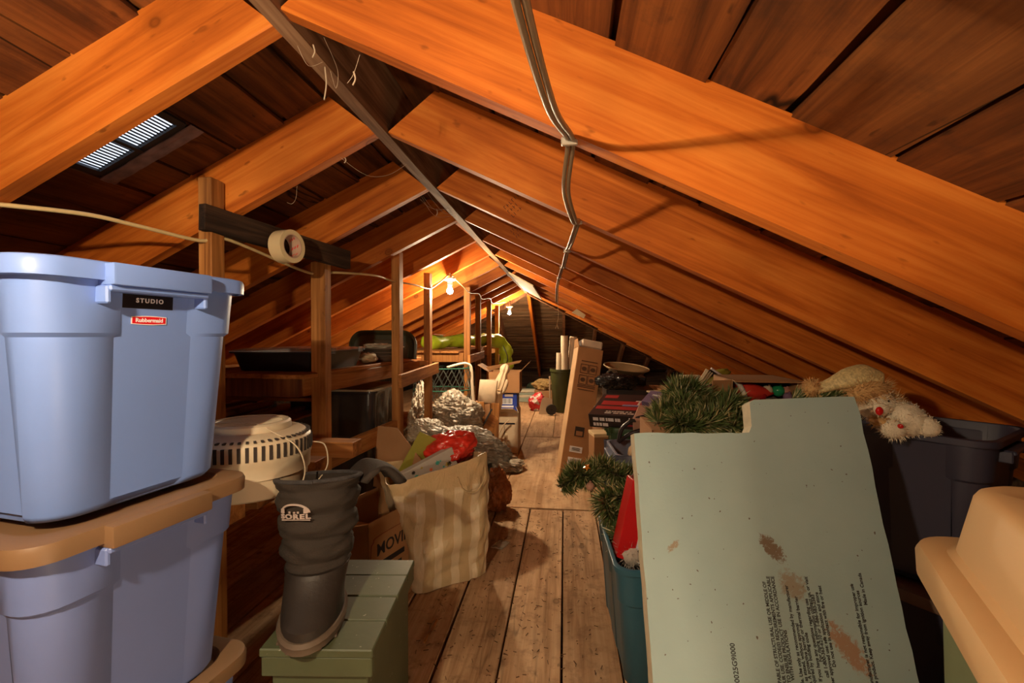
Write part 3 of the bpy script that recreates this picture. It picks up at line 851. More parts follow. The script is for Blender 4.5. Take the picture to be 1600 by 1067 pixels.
for k in range(3): box(tb, (0.1507, -0.055-0.01*k, 0.235-0.045*k), (0.001, 0.19-0.02*k, 0.024))
obj('lettering', tb, black_ink, mb)
bm = B(); tube(bm, spline([(0.151,-0.185,0.02),(0.151,-0.185,0.30),(0.151,-0.17,0.345),(0.151,-0.13,0.365),(0.151,0.15,0.365)], 4), 0.0015, 4); obj('printed_border', bm, plain('red_print', (0.25,0.06,0.03), 0.8), mb)

# ------------------------------------------------------------------ striped paper bag
m, nt, bs = nmat('striped_paper')
v = coords(nt, rnd=False)
sx = N(nt, 'ShaderNodeSeparateXYZ'); nt.links.new(v, sx.inputs[0])
mu = N(nt, 'ShaderNodeMath', operation='MULTIPLY_ADD'); mu.inputs[1].default_value = 2*PI/0.098; mu.inputs[2].default_value = 1.2; nt.links.new(sx.outputs[0], mu.inputs[0])
sn = N(nt, 'ShaderNodeMath', operation='SINE'); nt.links.new(mu.outputs[0], sn.inputs[0])
sr = ramp(nt, sn.outputs[0], [(0.15, (0.55,0.39,0.21)), (0.2, (0.68,0.53,0.34))])
# solid band along the top
hr = ramp(nt, sx.outputs[2], [(0.50, (0,0,0)), (0.505, (1,1,1))])
col = mixc(nt, hr.outputs[0], sr.outputs[0], (0.58,0.40,0.21))
nn = noisen(nt, v, 9, 5); nr_ = ramp(nt, nn, [(0.3, (0.9,)*3), (0.7, (1.05,)*3)]); col = mixc(nt, 1.0, col, nr_.outputs[0], 'MULTIPLY')
nt.links.new(col, bs.inputs['Base Color']); bs.inputs['Roughness'].default_value = 0.42
bump(nt, bs, noisen(nt, coords(nt, (1,1,0.5), False), 22, 4, 0.6, 0.8), 0.5, 0.012)
paper = m
pb = thing('paper_bag', 'large beige striped paper shopping bag full of gift wrap on the floor', 'bag', (-0.610, 2.330, 0.0), (0.0, 0.0, math.radians(37)))
bm = B(); n = 96; HB = 0.60
def bagring(f, off=0.0):
    z = HB*f; hx = 0.205 + 0.065*f - off; hy = 0.10 + 0.045*f - off
    R = []
    for k in range(n):
        a = 2*PI*k/n; c, s = math.cos(a), math.sin(a); e = 0.35
        x = hx*math.copysign(abs(c)**e, c); y = hy*math.copysign(abs(s)**e, s)
        # gusset pinch on the narrow sides
        pin = 0.030*f*max(0, 1-abs(y)/(hy*0.8))
        if abs(x) > hx*0.9: x -= math.copysign(pin, x)
        q = Vector((x*7, y*7, z*6))
        amp = 0.030*(0.35+0.65*math.sin(PI*min(1, f*0.90+0.08)))
        d = noise.noise(q)*amp + (abs(noise.noise(q*2.1))-0.25)*amp*0.8 + (abs(noise.noise(q*Vector((1,1,0.4)).length*1.6 + Vector((3,1,2))))-0.2)*amp*0.5
        x += d*0.7*c; y += d*s*1.3
        # the whole bag leans and its far rim sits higher
        R.append(Vector((x - 0.085*f*f, y, z + f*0.10*(x+0.05) - 0.02*f*math.sin(a*2))))
    return R
outer = [bagring(i/34) for i in range(35)]
inn = [bagring(1-i/8*0.75, 0.004) for i in range(9)]
loft(bm, outer + inn, True, True)
obj('paper_sack', bm, paper, pb, smooth='auto')
cordm = plain('paper_cord', (0.55,0.38,0.20), 0.7)
for s in (-1, 1):
    bm = B(); tube(bm, spline([(-0.005, s*0.150, 0.555),(0.012, s*0.160, 0.505),(0.05, s*0.165, 0.475),(0.10, s*0.165, 0.480),(0.14, s*0.160, 0.535),(0.145, s*0.150, 0.585)], 6), 0.0035, 6); obj('cord_handle', bm, cordm, pb, smooth=True)
red_wrap = plain('red_cellophane', (0.62,0.035,0.02), 0.22, 0.35, 12, bumps=0.6, bscale=40, spots=(26, 0.66, (0.80,0.34,0.24)))
def wpt(px, py, pz): return (px, py, pz)
bm = B(); blob(bm, (0,0,0), (0.135, 0.10, 0.085), 0.20, 1.8, 5, 4.0, ridge=0.07)
o = obj('red_wrapping', bm, red_wrap, None, (-0.605, 2.40, 0.655), (0.1, -0.15, 0.4), smooth=True); props(o, 'crumpled red cellophane wrap sticking out of the paper bag', 'wrapping')
olive = plain('olive_paper', (0.30,0.27,0.035), 0.55, 0.1)
bm = B(); box(bm, (0,0,0), (0.20, 0.006, 0.30), None, 0.001)
o = obj('paper_folder', bm, olive, None, (-0.745, 2.33, 0.575), (0.12, 0.50, 0.70)); props(o, 'olive green card folder in the striped paper bag', 'folder')
t = thing('gift_box', 'flat pale gift box printed with colourful flowers in the paper bag', 'gift box', (-0.675, 2.255, 0.570), (0.10, -0.36, math.radians(37)))
bm = B(); box(bm, (0,0,0), (0.28, 0.035, 0.13), None, 0.002); obj('carton', bm, plain('pale_print', (0.46,0.40,0.34), 0.5), t)
rg = random.Random(9)
for i in range(16):
    bm = B(); c = rg.choice([(0.05,0.35,0.30),(0.6,0.12,0.04),(0.12,0.35,0.06),(0.02,0.02,0.02),(0.5,0.35,0.08)])
    r_ = rg.uniform(0.006, 0.016); k0 = rg.randint(5, 8); poly = []
    for k in range(k0*2): 
        a = PI*k/k0; q = r_*(1 if k % 2 else 0.55); poly.append((q*math.cos(a), q*math.sin(a)))
    prism(bm, poly, 0.001, T((rg.uniform(-0.12, 0.12), -0.0178, rg.uniform(-0.05, 0.055))))
    key = 'ink%d' % int(c[0]*100+c[1]*10)
    obj('printed_flower', bm, MATS.get(key) or plain(key, c, 0.5), t)
bm = B()
grid(bm, lambda u, v: Vector((0.075*(u-0.5)+0.01*v, 0.11*(v-0.5), 0.004+0.004*noise.noise(Vector((u*4, v*4, 2))))), 8, 10); solid(bm, 0.001)
clearp = plain('clear_plastic', (0.62,0.56,0.46), 0.12, 0.1, 20, bumps=0.3, bscale=50, alpha=0.45)
o = obj('plastic_sleeve', bm, clearp, None, (-0.385, 2.70, 0.002), (0,0,-0.25), smooth=True); props(o, 'scrap of clear plastic lying on the floor right of the paper bag', 'plastic scrap')

# ------------------------------------------------------------------ pile behind the bag
blackpl = plain('black_plastic', (0.018,0.016,0.016), 0.4)
t = thing('waste_bin', 'black plastic waste bin stuffed with clear plastic behind the paper bag', 'bin', (-0.665, 3.03, 0.0), (0,0,0.2))
bm = B(); R = [rrect(0.125,0.12,0.03,4,0.0), rrect(0.165,0.155,0.035,4,0.40), rrect(0.175,0.165,0.035,4,0.40), rrect(0.175,0.165,0.035,4,0.425), rrect(0.160,0.150,0.03,4,0.425), rrect(0.13,0.12,0.03,4,0.05)]
loft(bm, R); obj('bin_body', bm, blackpl, t, smooth='auto')
cloudy = plain('cloudy_plastic', (0.50,0.43,0.33), 0.42, 0.2, 14, bumps=0.3, bscale=30, spec=0.5, alpha=0.72, spots=(34, 0.62, (0.66,0.60,0.50)))
grey_plastic = plain('grey_plastic_film', (0.33,0.28,0.215), 0.42, 0.3, 16, bumps=0.35, bscale=30, spec=0.5, alpha=0.82, spots=(30, 0.60, (0.60,0.53,0.43)))
def crumple(name, label, cat, c, s, seed, mat, rot=(0,0,0), ridge=0.17, amp=0.28, sub=6, freq=2.4):
    bm = B(); vs = blob(bm, (0,0,0), s, amp, freq*0.6, sub, seed)
    if ridge:
        for v in vs:
            n = Vector((v.co.x/s[0], v.co.y/s[1], v.co.z/s[2])); q = Vector((n.x*1.6+seed, n.y*9.0+n.x*2.5, n.z*10.0-n.x*3.5)); q += Vector((noise.noise(n*2.0), noise.noise(n*2.0+Vector((5,5,5))), 0))*1.6
            d = (0.45-abs(noise.noise(q))*1.6)*ridge + (0.3-abs(noise.noise(q*2.2+Vector((7,1,3)))))*ridge*0.45
            v.co = v.co*(1+d)
    o = obj(name, bm, mat, None, c, rot, smooth=True); return props(o, label, cat)
crumple('plastic_bag', 'crumpled grey plastic bag spilling over the black waste bin', 'plastic bag', (-0.640, 3.02, 0.515), (0.28, 0.17, 0.105), 2.2, grey_plastic, (0, 0.28, 0.1))
crumple('plastic_bag', 'pale clear plastic bag heaped left of the black waste bin', 'plastic bag', (-0.985, 3.22, 0.50), (0.155, 0.16, 0.13), 5.1, cloudy, (0, 0.2, 0))
crumple('plastic_bag', 'dark shiny plastic bag bundled under the wire fencing beside the near rack', 'plastic bag', (-0.940, 3.95, 0.560), (0.22, 0.22, 0.17), 7.7, grey_plastic, (0, 0.35, 0.3))
crumple('plastic_bag', 'bulging clear plastic bag seen behind the third rack post', 'plastic bag', (-1.24, 3.92, 0.38), (0.12, 0.14, 0.37), 3.3, cloudy)
crumple('plastic_sheet', 'wispy clear plastic sheet on the floor before the white file box', 'plastic sheet', (-0.640, 4.30, 0.06), (0.26, 0.17, 0.055), 6.6, cloudy, (0, 0.1, -0.2))
crumple('cloth_bundle', 'tan cloth bundle lying beside the leaning boards', 'cloth', (-0.830, 3.88, 0.40), (0.15, 0.12, 0.075), 1.6, plain('tan_cloth', (0.48,0.32,0.18), 0.8, 0.2, 10), (0, 0.25, 0))
crumple('orange_bag', 'orange brown bag leaning behind the black waste bin', 'bag', (-0.500, 3.27, 0.15), (0.10, 0.10, 0.17), 8.2, plain('orange_bag', (0.42,0.13,0.03), 0.4, 0.2), (0, -0.2, 0), ridge=0.1)
# supports so that the heaps rest on something
carton('dark carton under the heaped plastic bags beside the near rack', 0.24, 0.80, 0.36, (-0.900, 3.66, 0.0), 0.0, [('f', 0.05, 0.2), ('b', 0.05, 0.2)], card_d)
# green wire fencing rolls behind
wire = plain('green_wire', (0.03,0.13,0.085), 0.4); wirek = plain('dark_wire', (0.10,0.11,0.095), 0.35, metal=0.5)
t = thing('fence_roll', 'roll of green coated chain link wire behind the second rack post', 'wire roll', (-1.25, 4.62, 0.0), (0,0,0.1))
bm = B(); nz = 9; na = 22
for s in (-1, 1):
    for k in range(na):
        a0 = 2*PI*k/na; pts = []
        for i in range(nz+1):
            a = a0 + s*0.9*i/nz; pts.append((0.30*math.cos(a), 0.22*math.sin(a), 0.43+0.50*i/nz))
        tube(bm, pts, 0.0042, 4, False)
obj('mesh_strands', bm, wirek, t, kind='stuff')
for z in (0.45, 0.70, 0.92):
    bm = B(); tube(bm, [(0.303*math.cos(2*PI*k/32), 0.223*math.sin(2*PI*k/32), z) for k in range(33)], 0.006, 6); obj('tie_wire', bm, wire, t)
bm = B(); cyl(bm, 0.24, 0.24, 0.0, 0.44, 24); obj('core_drum', bm, card_d, t)
# white bent tube frame and pale bag on it
whitet = plain('white_tube', (0.66,0.54,0.40), 0.45)
t = thing('tube_frame', 'white bent metal tube frame standing in front of the wire roll', 'frame', (-0.86, 4.20, 0.0))
for x0, y0 in ((0, 0), (-0.02, 0.05)):
    bm = B(); tube(bm, spline([(x0-0.23,y0,0.95),(x0-0.10,y0,0.985),(x0-0.035,y0,0.985),(x0,y0,0.94),(x0+0.012,y0,0.75),(x0+0.035,y0,0.40),(x0+0.04,y0,0.0)], 6), 0.010, 8); obj('bent_tube', bm, whitet, t, smooth=True)
bm = B(); tube(bm, [(0.035,0,0.40),(0.015,0.05,0.40)], 0.008, 8); tube(bm, [(0.04,0,0.04),(0.02,0.05,0.04)], 0.008, 8); obj('cross_tube', bm, whitet, t)
t = thing('quilted_sack', 'pale quilted sack hanging between the tube frame and the doll', 'sack', (-0.748, 4.36, 0.60), (0, 0.1, 0.1))
bm = B(); R = []
for f, y_ in ((0.0,0.004),(0.0,0.012),(0.02,0.02),(0.11,0.030),(0.20,0.022),(0.222,0.012),(0.222,0.004)):
    R.append([p_ + Vector((0.004*noise.noise(p_*40), 0, f+0.012*p_.x*8*f)) for p_ in rrect(0.084, y_, min(0.012, y_*0.9), 4, 0.0)])
loft(bm, R); obj('sack_body', bm, plain('pale_sack', (0.60,0.47,0.32), 0.6, 0.1, 12, bumps=0.4, bscale=40), t, smooth='auto')
bm = B(); tube(bm, [(-0.084,0,0.003),(-0.084,0,0.215),(0.084,0,0.235),(0.084,0,0.003)], 0.004, 6); obj('hem', bm, MATS['pale_sack'], t, smooth=True)
t = thing('carton_support', 'low tan carton beneath the pale sack and leaning boards', 'box', (-0.80, 4.45, 0.0)); bm = B(); box(bm, (0,0,0.21), (0.22, 0.34, 0.42), None, 0.004); obj('carton', bm, card_d, t); bm = B(); box(bm, (0,0,0.422), (0.05,0.34,0.004)); obj('packing_tape', bm, MATS['tape_cream'], t)
t.name = 'cardboard_carton'
for z_, in ((0.5,),):
    bm = B(); box(bm, (0,0,0.512), (0.18, 0.2, 0.17), None, 0.004); obj('inner_carton', bm, card_d, t)
# leaning boards
for i, (x, y, w_, h_, r1, r2, lab) in enumerate(((-0.745, 4.10, 0.10, 0.64, 0.08, -0.06, 'leftmost of the orange boards leaning against the white file box'), (-0.650, 4.16, 0.075, 0.62, 0.10, 0.02, 'orange board leaning next to the white file box'))):
    bm = B(); box(bm, (0,0,h_/2), (w_, 0.022, h_), None, 0.002)
    o = obj('wood_board', bm, MATS['post'], None, (x, y, 0.005), (-r1, r2, 0.05)); props(o, lab, 'board', 'boards by the file box')
t = thing('picture_frame', 'dark framed board leaning diagonally before the orange boards', 'frame', (-0.790, 4.03, 0.33), (-0.1, 0.50, 0.1))
bm = B(); box(bm, (0,0,0.15), (0.014, 0.03, 0.30), None, 0.002); obj('dark_frame_edge', bm, blackpl, t)
bm = B(); box(bm, (0.05,0.004,0.13), (0.085, 0.015, 0.25), None, 0.002); obj('backing', bm, MATS['rail'], t)
# cream cloth doll / tied cloth figure
clothm = plain('cream_cloth', (0.66,0.50,0.32), 0.85, 0.1, 20, bumps=0.5, bscale=80)
t = thing('folded_cloth', 'cream cloth folded and tied at the neck, leaning on the open brown carton', 'folded cloth', (-0.735, 4.46, 0.45), (-0.1, 0.30, 0))
bm = B(); R = []
for z_, r_ in ((0.0,0.072),(0.06,0.078),(0.16,0.070),(0.25,0.050),(0.275,0.042),(0.29,0.050),(0.35,0.054),(0.41,0.046),(0.45,0.036),(0.47,0.045),(0.50,0.046),(0.53,0.03),(0.545,0.008)):
    R.append([Vector((r_*(1+0.13*math.cos(7*2*PI*k/42))*math.cos(2*PI*k/42), 0.8*r_*(1+0.13*math.cos(7*2*PI*k/42))*math.sin(2*PI*k/42), z_)) for k in range(42)])
loft(bm, R); obj('cloth_folds', bm, clothm, t, smooth=True)
bm = B(); tube(bm, [(0.046*math.cos(2*PI*k/20), 0.038*math.sin(2*PI*k/20), 0.278) for k in range(21)], 0.005, 6); obj('tie_string', bm, cordm, t)
bm = B(); blob(bm, (0.052,-0.012,0.33), (0.028,0.022,0.075), 0.1, 2, 3, 2); obj('sleeve', bm, clothm, t, smooth=True)

# white file box, blue box, brown carton stacked
whitec = plain('white_card', (0.60,0.47,0.32), 0.7, 0.06, 6)
t = thing('file_box', 'white cardboard file box with dark handle slot at the bottom of the pile', 'box', (-0.645, 5.02, 0.0), (0,0,0.03))
bm = B()
for s in (-1, 1):
    box(bm, (s*0.147, 0, 0.215), (0.006, 0.36, 0.43)); box(bm, (0, s*0.177, 0.215), (0.30, 0.006, 0.43))
box(bm, (0,0,0.004), (0.3,0.36,0.008)); obj('carton', bm, whitec, t)
bm = B(); box(bm, (0,0,0.33), (0.294,0.354,0.006)); obj('packed_sheet', bm, whitec, t)
bm = B(); prism(bm, [(-0.15,0),(0.15,0),(0.10,0.085),(-0.10,0.085)], 0.005); 
for v in bm.verts: v.co = T((0,-0.180,0.43), (0.9,0,0)) @ v.co
for v in bm.verts: pass
obj('front_flap', bm, whitec, t)
bm = B(); prism(bm, [(-0.17,0),(0.17,0),(0.12,0.085),(-0.12,0.085)], 0.005)
for v in bm.verts: v.co = T((0.150,0,0.43), (0,0,PI/2)) @ T((0,0,0),(-0.5,0,0)) @ v.co
obj('side_flap', bm, whitec, t)
bm = B(); box(bm, (0.01,-0.1815,0.315), (0.205, 0.003, 0.016)); obj('handle_slot', bm, black_lab, t)
bm = B(); box(bm, (0.0,-0.1812,0.15), (0.004, 0.002, 0.28)); obj('printed_line', bm, black_lab, t)
bm = B(); tube(bm, spline([(-0.10,-0.19,0.08),(-0.07,-0.19,0.16),(0.0,-0.192,0.30),(0.06,-0.19,0.36)], 5), 0.006, 6); blob(bm, (-0.03,-0.20,0.15), (0.04,0.02,0.022), 0.2, 2, 3, 3); blob(bm, (0.03,-0.197,0.17), (0.018,0.016,0.05), 0.2, 2, 3, 5)
o = obj('dried_twig', bm, clothm, None, (-0.645, 4.99, 0.0), smooth=True); props(o, 'pale twig shaped ornament leaning on the white file box', 'ornament')
bluec = plain('blue_card', (0.015,0.045,0.33), 0.45)
t = thing('blue_box', 'blue box with barcode label between the file box and the brown carton', 'box', (-0.640, 5.03, 0.334), (0,0,0.02))
bm = B(); box(bm, (0,0,0.15), (0.255, 0.28, 0.30), None, 0.003); obj('carton', bm, bluec, t)
bm = B(); box(bm, (-0.005,-0.1408,0.21), (0.165,0.0015,0.062)); o2 = obj('barcode_label', bm, white_ink, t)
bm = B(); rg = random.Random(4); x = -0.08
while x < 0.072:
    w_ = rg.choice((0.002,0.004,0.006)); box(bm, (x, -0.1418, 0.213), (w_, 0.0008, 0.05)); x += w_ + rg.choice((0.003,0.005))
obj('bars', bm, black_ink, o2)
bm = B(); box(bm, (0,-0.1408,0.155), (0.18,0.0015,0.02)); obj('white_stripe', bm, white_ink, t)
bm = B(); box(bm, (0.04,-0.1408,0.275), (0.09,0.0015,0.03)); obj('small_print_patch', bm, MATS['logo_grey'], t)
cb = carton('open brown carton on top of the blue box, flaps spread', 0.335, 0.32, 0.225, (-0.650, 5.03, 0.636), 0.02, [('r', 2.35, 0.15), ('l', 2.6, 0.14)])
bm = B(); prism(bm, [(-0.17,0),(0.16,0.10),(0.18,0.13),(-0.05,0.075),(-0.2,0.045)], 0.005, T((0.0,-0.10,0.235),(0.5,0,0.1))); obj('bent_flap', bm, card, cb)

# ------------------------------------------------------------------ on the rack shelves
t = thing('plastic_tray', 'black plastic tray with loose clear lid on the near rack shelf', 'tray', (-1.42, 2.37, 1.073), (0,0,0.02))
bm = B(); loft(bm, [rrect(0.20,0.25,0.04,5,0.0), rrect(0.225,0.275,0.045,5,0.09), rrect(0.24,0.29,0.05,5,0.09), rrect(0.24,0.29,0.05,5,0.096), rrect(0.22,0.27,0.045,5,0.096), rrect(0.195,0.245,0.04,5,0.01)]); obj('tray_body', bm, blackpl, t, smooth='auto')
bm = B(); loft(bm, [rrect(0.242,0.292,0.05,5,0.097), rrect(0.242,0.292,0.05,5,0.102), rrect(0.20,0.25,0.05,5,0.112)]); obj('clear_lid', bm, plain('lid_clear', (0.30,0.32,0.34), 0.1, 0.05, alpha=0.5), t, smooth='auto')
for y in (-0.15, 0.18):
    bm = B(); box(bm, (0.245, y, 0.098), (0.012, 0.04, 0.03), None, 0.003); obj('latch', bm, MATS['lid_clear'], t)
t = thing('foil_dish', 'stack of round glass pie dishes in wrinkled film on the near rack shelf', 'dish', (-1.265, 3.08, 1.073))
for i in range(3):
    bm = B(); z0 = 0.024*i; lathe(bm, [(0.09,z0),(0.125,z0+0.03),(0.138,z0+0.038),(0.136,z0+0.042),(0.12,z0+0.036),(0.085,z0+0.008)], 28); obj('dish', bm, plain('dish_brown%d' % i, (0.14,0.10,0.075), 0.25), t, smooth='auto')
bm = B(); blob(bm, (0,0,0.10), (0.125,0.125,0.02), 0.3, 4, 4, 3, ridge=0.4); obj('film', bm, cloudy, t, smooth=True)
crumple('paper_scrap', 'crumpled beige paper between the black tray and the pie dishes', 'paper', (-1.235, 2.78, 1.108), (0.05, 0.08, 0.030), 4.4, plain('paper_tan', (0.50,0.36,0.21), 0.7, 0.1), ridge=0.3, sub=4)
gg = plain('olive_plastic', (0.045,0.060,0.038), 0.45)
t = thing('lid_on_edge', 'dark green rounded lid standing on edge at the back of the near rack shelf', 'tray', (-1.40, 3.40, 1.073), (-0.16,0,0.05))  # a round-cornered bin lid, stood upright
def dome(hx, h, r, y):
    P = [Vector((-hx, y, 0))]
    for k in range(9): a = PI - PI/2*k/8; P.append(Vector((-hx+r+r*math.cos(a), y, h-r+r*math.sin(a))))
    for k in range(9): a = PI/2 - PI/2*k/8; P.append(Vector((hx-r+r*math.cos(a), y, h-r+r*math.sin(a))))
    P.append(Vector((hx, y, 0))); return P
bm = B(); loft(bm, [dome(0.26,0.215,0.11,0.05), dome(0.265,0.22,0.11,0.0), dome(0.25,0.205,0.10,-0.004), dome(0.235,0.185,0.09,0.022), dome(0.205,0.155,0.08,0.026)]); obj('lid_shell', bm, gg, t, smooth='auto')
bm = B(); loft(bm, [dome(0.20,0.150,0.08,0.0255), dome(0.195,0.145,0.08,0.0225), dome(0.05,0.04,0.02,0.0225)]); obj('inner_panel', bm, plain('olive_inner', (0.075,0.070,0.045), 0.5), t)
t = thing('clear_tote', 'dark smoky tote under the shelf of the near rack, behind the moving box', 'storage tote', (-1.48, 2.98, 0.0), (0,0,0.03))
smoke = plain('smoky_plastic', (0.035,0.032,0.034), 0.25)
bm = B(); R = [outline(0.28-0.02*(1-z/0.9)+o_, 0.24-0.02*(1-z/0.9)+o_, 0.05, z, ((-0.16,-0.06),(0.06,0.16)), d_, ((-0.18,-0.06),(0.06,0.18))) for z, o_, d_ in ((0.0,0,0),(0.02,0,0.01),(0.86,0,0.01),(0.88,0.0,0),(0.885,0.012,0),(0.90,0.012,0))]
loft(bm, R); obj('body', bm, smoke, t, smooth='auto')
bm = B(); loft(bm, [rrect(0.30,0.26,0.05,5,0.90), rrect(0.30,0.26,0.05,5,0.912), rrect(0.27,0.23,0.05,5,0.916)]); obj('lid', bm, plain('lid_cream', (0.42,0.33,0.22), 0.5), t)
# scrap lumber on the floor under the eave, seen past the humidifier
rg = random.Random(17)
for i in range(12):
    x0 = -1.60-0.07*i+rg.uniform(-0.03, 0.03); y0 = 1.75+rg.uniform(-0.1,0.15); z0 = 0.79+0.026*(i % 3)+0.001
    ln = rg.uniform(0.7, 1.1); an = rg.uniform(-0.14, 0.10)
    o = bx('scrap_wood', None, (x0, y0, z0), (x0+ln*math.sin(an), y0+ln*math.cos(an), z0), rg.uniform(0.03, 0.06), 0.024, MATS['rail' if i % 3 else 'post_dark'])
    props(o, 'length of orange scrap lumber lying on the low shelf past the humidifier', 'lumber', 'scrap lumber on the low shelf')
for i in range(4):
    bx('lower_shelf_board', rk, L((-1.62-0.22*i, 1.22, 0.772)), L((-1.62-0.22*i, 3.0, 0.772)), 0.20, 0.012, MATS['rail'])
o = bx('scrap_wood', None, (-1.93, 2.30, 0.918), (-1.25, 2.26, 0.922), 0.11, 0.018, MATS['rail']); props(o, 'pale board lying crosswise below the near rack shelf', 'lumber')
# ------------------------------------------------------------------ garlands
needle = plain('garland_green', (0.105,0.150,0.045), 0.4, 0.4, 40)
needle2 = plain('garland_highlight', (0.50,0.45,0.22), 0.3, 0.3, 40)  # gold needles stand in for yellowish highlights on the green
stemm = plain('garland_stem', (0.05,0.035,0.015), 0.8)
def garland(label, pts, r, n, seed, group=None):
    P = spline(pts, 10)
    o = P[0]; t = thing('garland', label, 'garland', o, group=group)
    P = [p - o for p in P]
    bm = B(); tube(bm, P, 0.006, 6); obj('stem', bm, stemm, t)
    rnd = random.Random(seed)
    b1 = B(); b2 = B()
    for i in range(n):
        f = rnd.uniform(0, len(P)-1.001); k = int(f); p = P[k].lerp(P[k+1], f-k); tg = (P[k+1]-P[k]).normalized()
        d = Vector((rnd.gauss(0,1), rnd.gauss(0,1), rnd.gauss(0,1))); d -= tg*d.dot(tg)
        if d.length < 1e-3: continue
        d.normalize(); d = (d + tg*rnd.uniform(0.1, 0.9)).normalized()
        ln = r*rnd.uniform(0.55, 1.15); side = d.cross(Vector((rnd.uniform(-1,1), rnd.uniform(-1,1), rnd.uniform(-1,1))))
        if side.length < 1e-3: continue
        side = side.normalized()*0.0026
        base = p + d*rnd.uniform(0.0, r*0.35); tip = base + d*ln; mid = base.lerp(tip, 0.6)
        bmx = b2 if rnd.random() < 0.28 else b1
        bmx.faces.new([bmx.verts.new(q) for q in (base, mid+side, tip, mid-side)])
    obj('needles', b1, needle, t, kind='stuff'); obj('highlight_needles', b2, needle2, t, kind='stuff')
    return t
garland('green garland with highlights painted as gold needles spilling out of the teal tote', [(-0.02,2.24,0.515),(0.03,2.22,0.555),(0.06,2.20,0.60),(0.12,2.17,0.585),(0.165,2.2,0.635),(0.23,2.12,0.62),(0.30,2.10,0.615),(0.34,2.06,0.58),(0.25,2.02,0.555),(0.17,2.00,0.545),(0.20,1.95,0.50),(0.27,1.94,0.49),(0.22,1.88,0.44),(0.26,1.84,0.43)], 0.062, 8500, 1)
garland('thick green garland heaped behind the top of the foam board', [(0.43,2.20,0.84),(0.47,2.24,0.90),(0.55,2.20,0.91),(0.53,2.30,0.97),(0.60,2.28,0.985),(0.66,2.22,0.93),(0.60,2.14,0.88),(0.50,2.14,0.86),(0.57,2.10,0.85),(0.68,2.13,0.88),(0.745,2.2,0.94),(0.78,2.16,0.89),(0.72,2.10,0.85)], 0.075, 11000, 2)
garland('sprig of green garland between the Christmas carton and the plush bear', [(0.93,2.02,0.985),(1.0,1.98,0.99),(1.06,1.96,0.995),(1.12,1.93,0.99)], 0.055, 1600, 3)
ornm = plain('orange_glass', (0.65,0.22,0.03), 0.15)
for (p, r_, c, lab) in (((0.10,2.135,0.645), 0.016, 'orange_glass', 'small orange star ornament nestled in the spilling garland'),):
    bm = B(); poly = []
    for k in range(10): a = PI*k/5+0.3; q = r_*(1.15 if k % 2 else 0.5); poly.append((q*math.cos(a), q*math.sin(a)))
    prism(bm, poly, 0.008); o = obj('star_ornament', bm, ornm, None, p, (0.2,0,0.1)); props(o, lab, 'ornament')
for p, r_, c, lab in (((0.115,2.125,0.56), 0.02, (0.55,0.30,0.22), 'pinkish glass bauble low in the spilling garland'), ((0.165,2.01,0.535), 0.022, (0.30,0.08,0.05), 'dark red glass bauble in the spilling garland')):
    bm = B(); blob(bm, (0,0,0), (r_,r_,r_), 0, 1, 3); cyl(bm, 0.006, 0.006, r_*0.95, r_*1.3, 8)
    key = 'bauble%.2f' % c[0]; o = obj('bauble', bm, plain(key, c, 0.15), None, p, smooth=True); props(o, lab, 'ornament')
bm = B(); vs = blob(bm, (0,0,0), (0.045,0.05,0.045), 0.15, 2, 3); fuzz(bm, vs, 0.018, 700, 0.001)
o = obj('fluffy_ball', bm, plain('fluff_white', (0.62,0.54,0.46), 0.9), None, (0.245,1.775,0.425), smooth=True); props(o, 'fluffy white ball at the rim of the teal tote', 'ornament')
# stuffing inside the teal tote
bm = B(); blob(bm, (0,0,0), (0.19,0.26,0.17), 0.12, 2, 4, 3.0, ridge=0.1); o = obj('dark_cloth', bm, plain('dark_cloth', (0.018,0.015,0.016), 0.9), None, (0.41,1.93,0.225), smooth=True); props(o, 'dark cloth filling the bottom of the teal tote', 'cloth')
# red carton
redc = plain('red_card', (0.62,0.008,0.010), 0.4, 0.06)
t = thing('red_box', 'bright red carton with black and white lettering in the teal tote', 'box', (0.190, 1.735, 0.425), (-0.12, 0.24, 0.05))
bm = B(); box(bm, (0.11,0.055,0.145), (0.22,0.11,0.29), None, 0.002); obj('carton', bm, redc, t)
bm = B(); box(bm, (0.11,0.055,-0.008), (0.218,0.108,0.016)); obj('dark_base', bm, blackpl, t)
bm = B(); box(bm, (0.128,-0.0006,0.075), (0.13,0.0014,0.15)); lb = obj('label_panel', bm, white_ink, t)
for s_, x_, z_, sz in (('A', 0.088, 0.040, 0.075), ('R', 0.092, 0.110, 0.070)):
    tb = text_bm(s_, sz, 0.001, 1, 0.003)
    for v in tb.verts: v.co = T((x_, -0.0018, z_), (PI/2,0,0)) @ Matrix.Rotation(0.0,4,'Z') @ v.co
    obj('letter', tb, black_ink, lb)
bm = B(); box(bm, (0.06,-0.001,0.245), (0.05,0.002,0.030), None, 0.0005); obj('handle_hole', bm, plain('dark_red', (0.12,0.01,0.01), 0.6), t)
bm = B(); tube(bm, spline([(0.0,-0.004,0.30),(0.02,-0.012,0.325),(0.05,-0.01,0.30),(0.10,-0.006,0.28)], 6), 0.003, 6); obj('string', bm, cordm, t)
bm = B(); prism(bm, [(0.0,0.29),(0.10,0.29),(0.13,0.35),(0.05,0.40)], 0.004, T((0,0.05,0))); obj('red_flap', bm, plain('maroon', (0.16,0.03,0.02), 0.5), t)

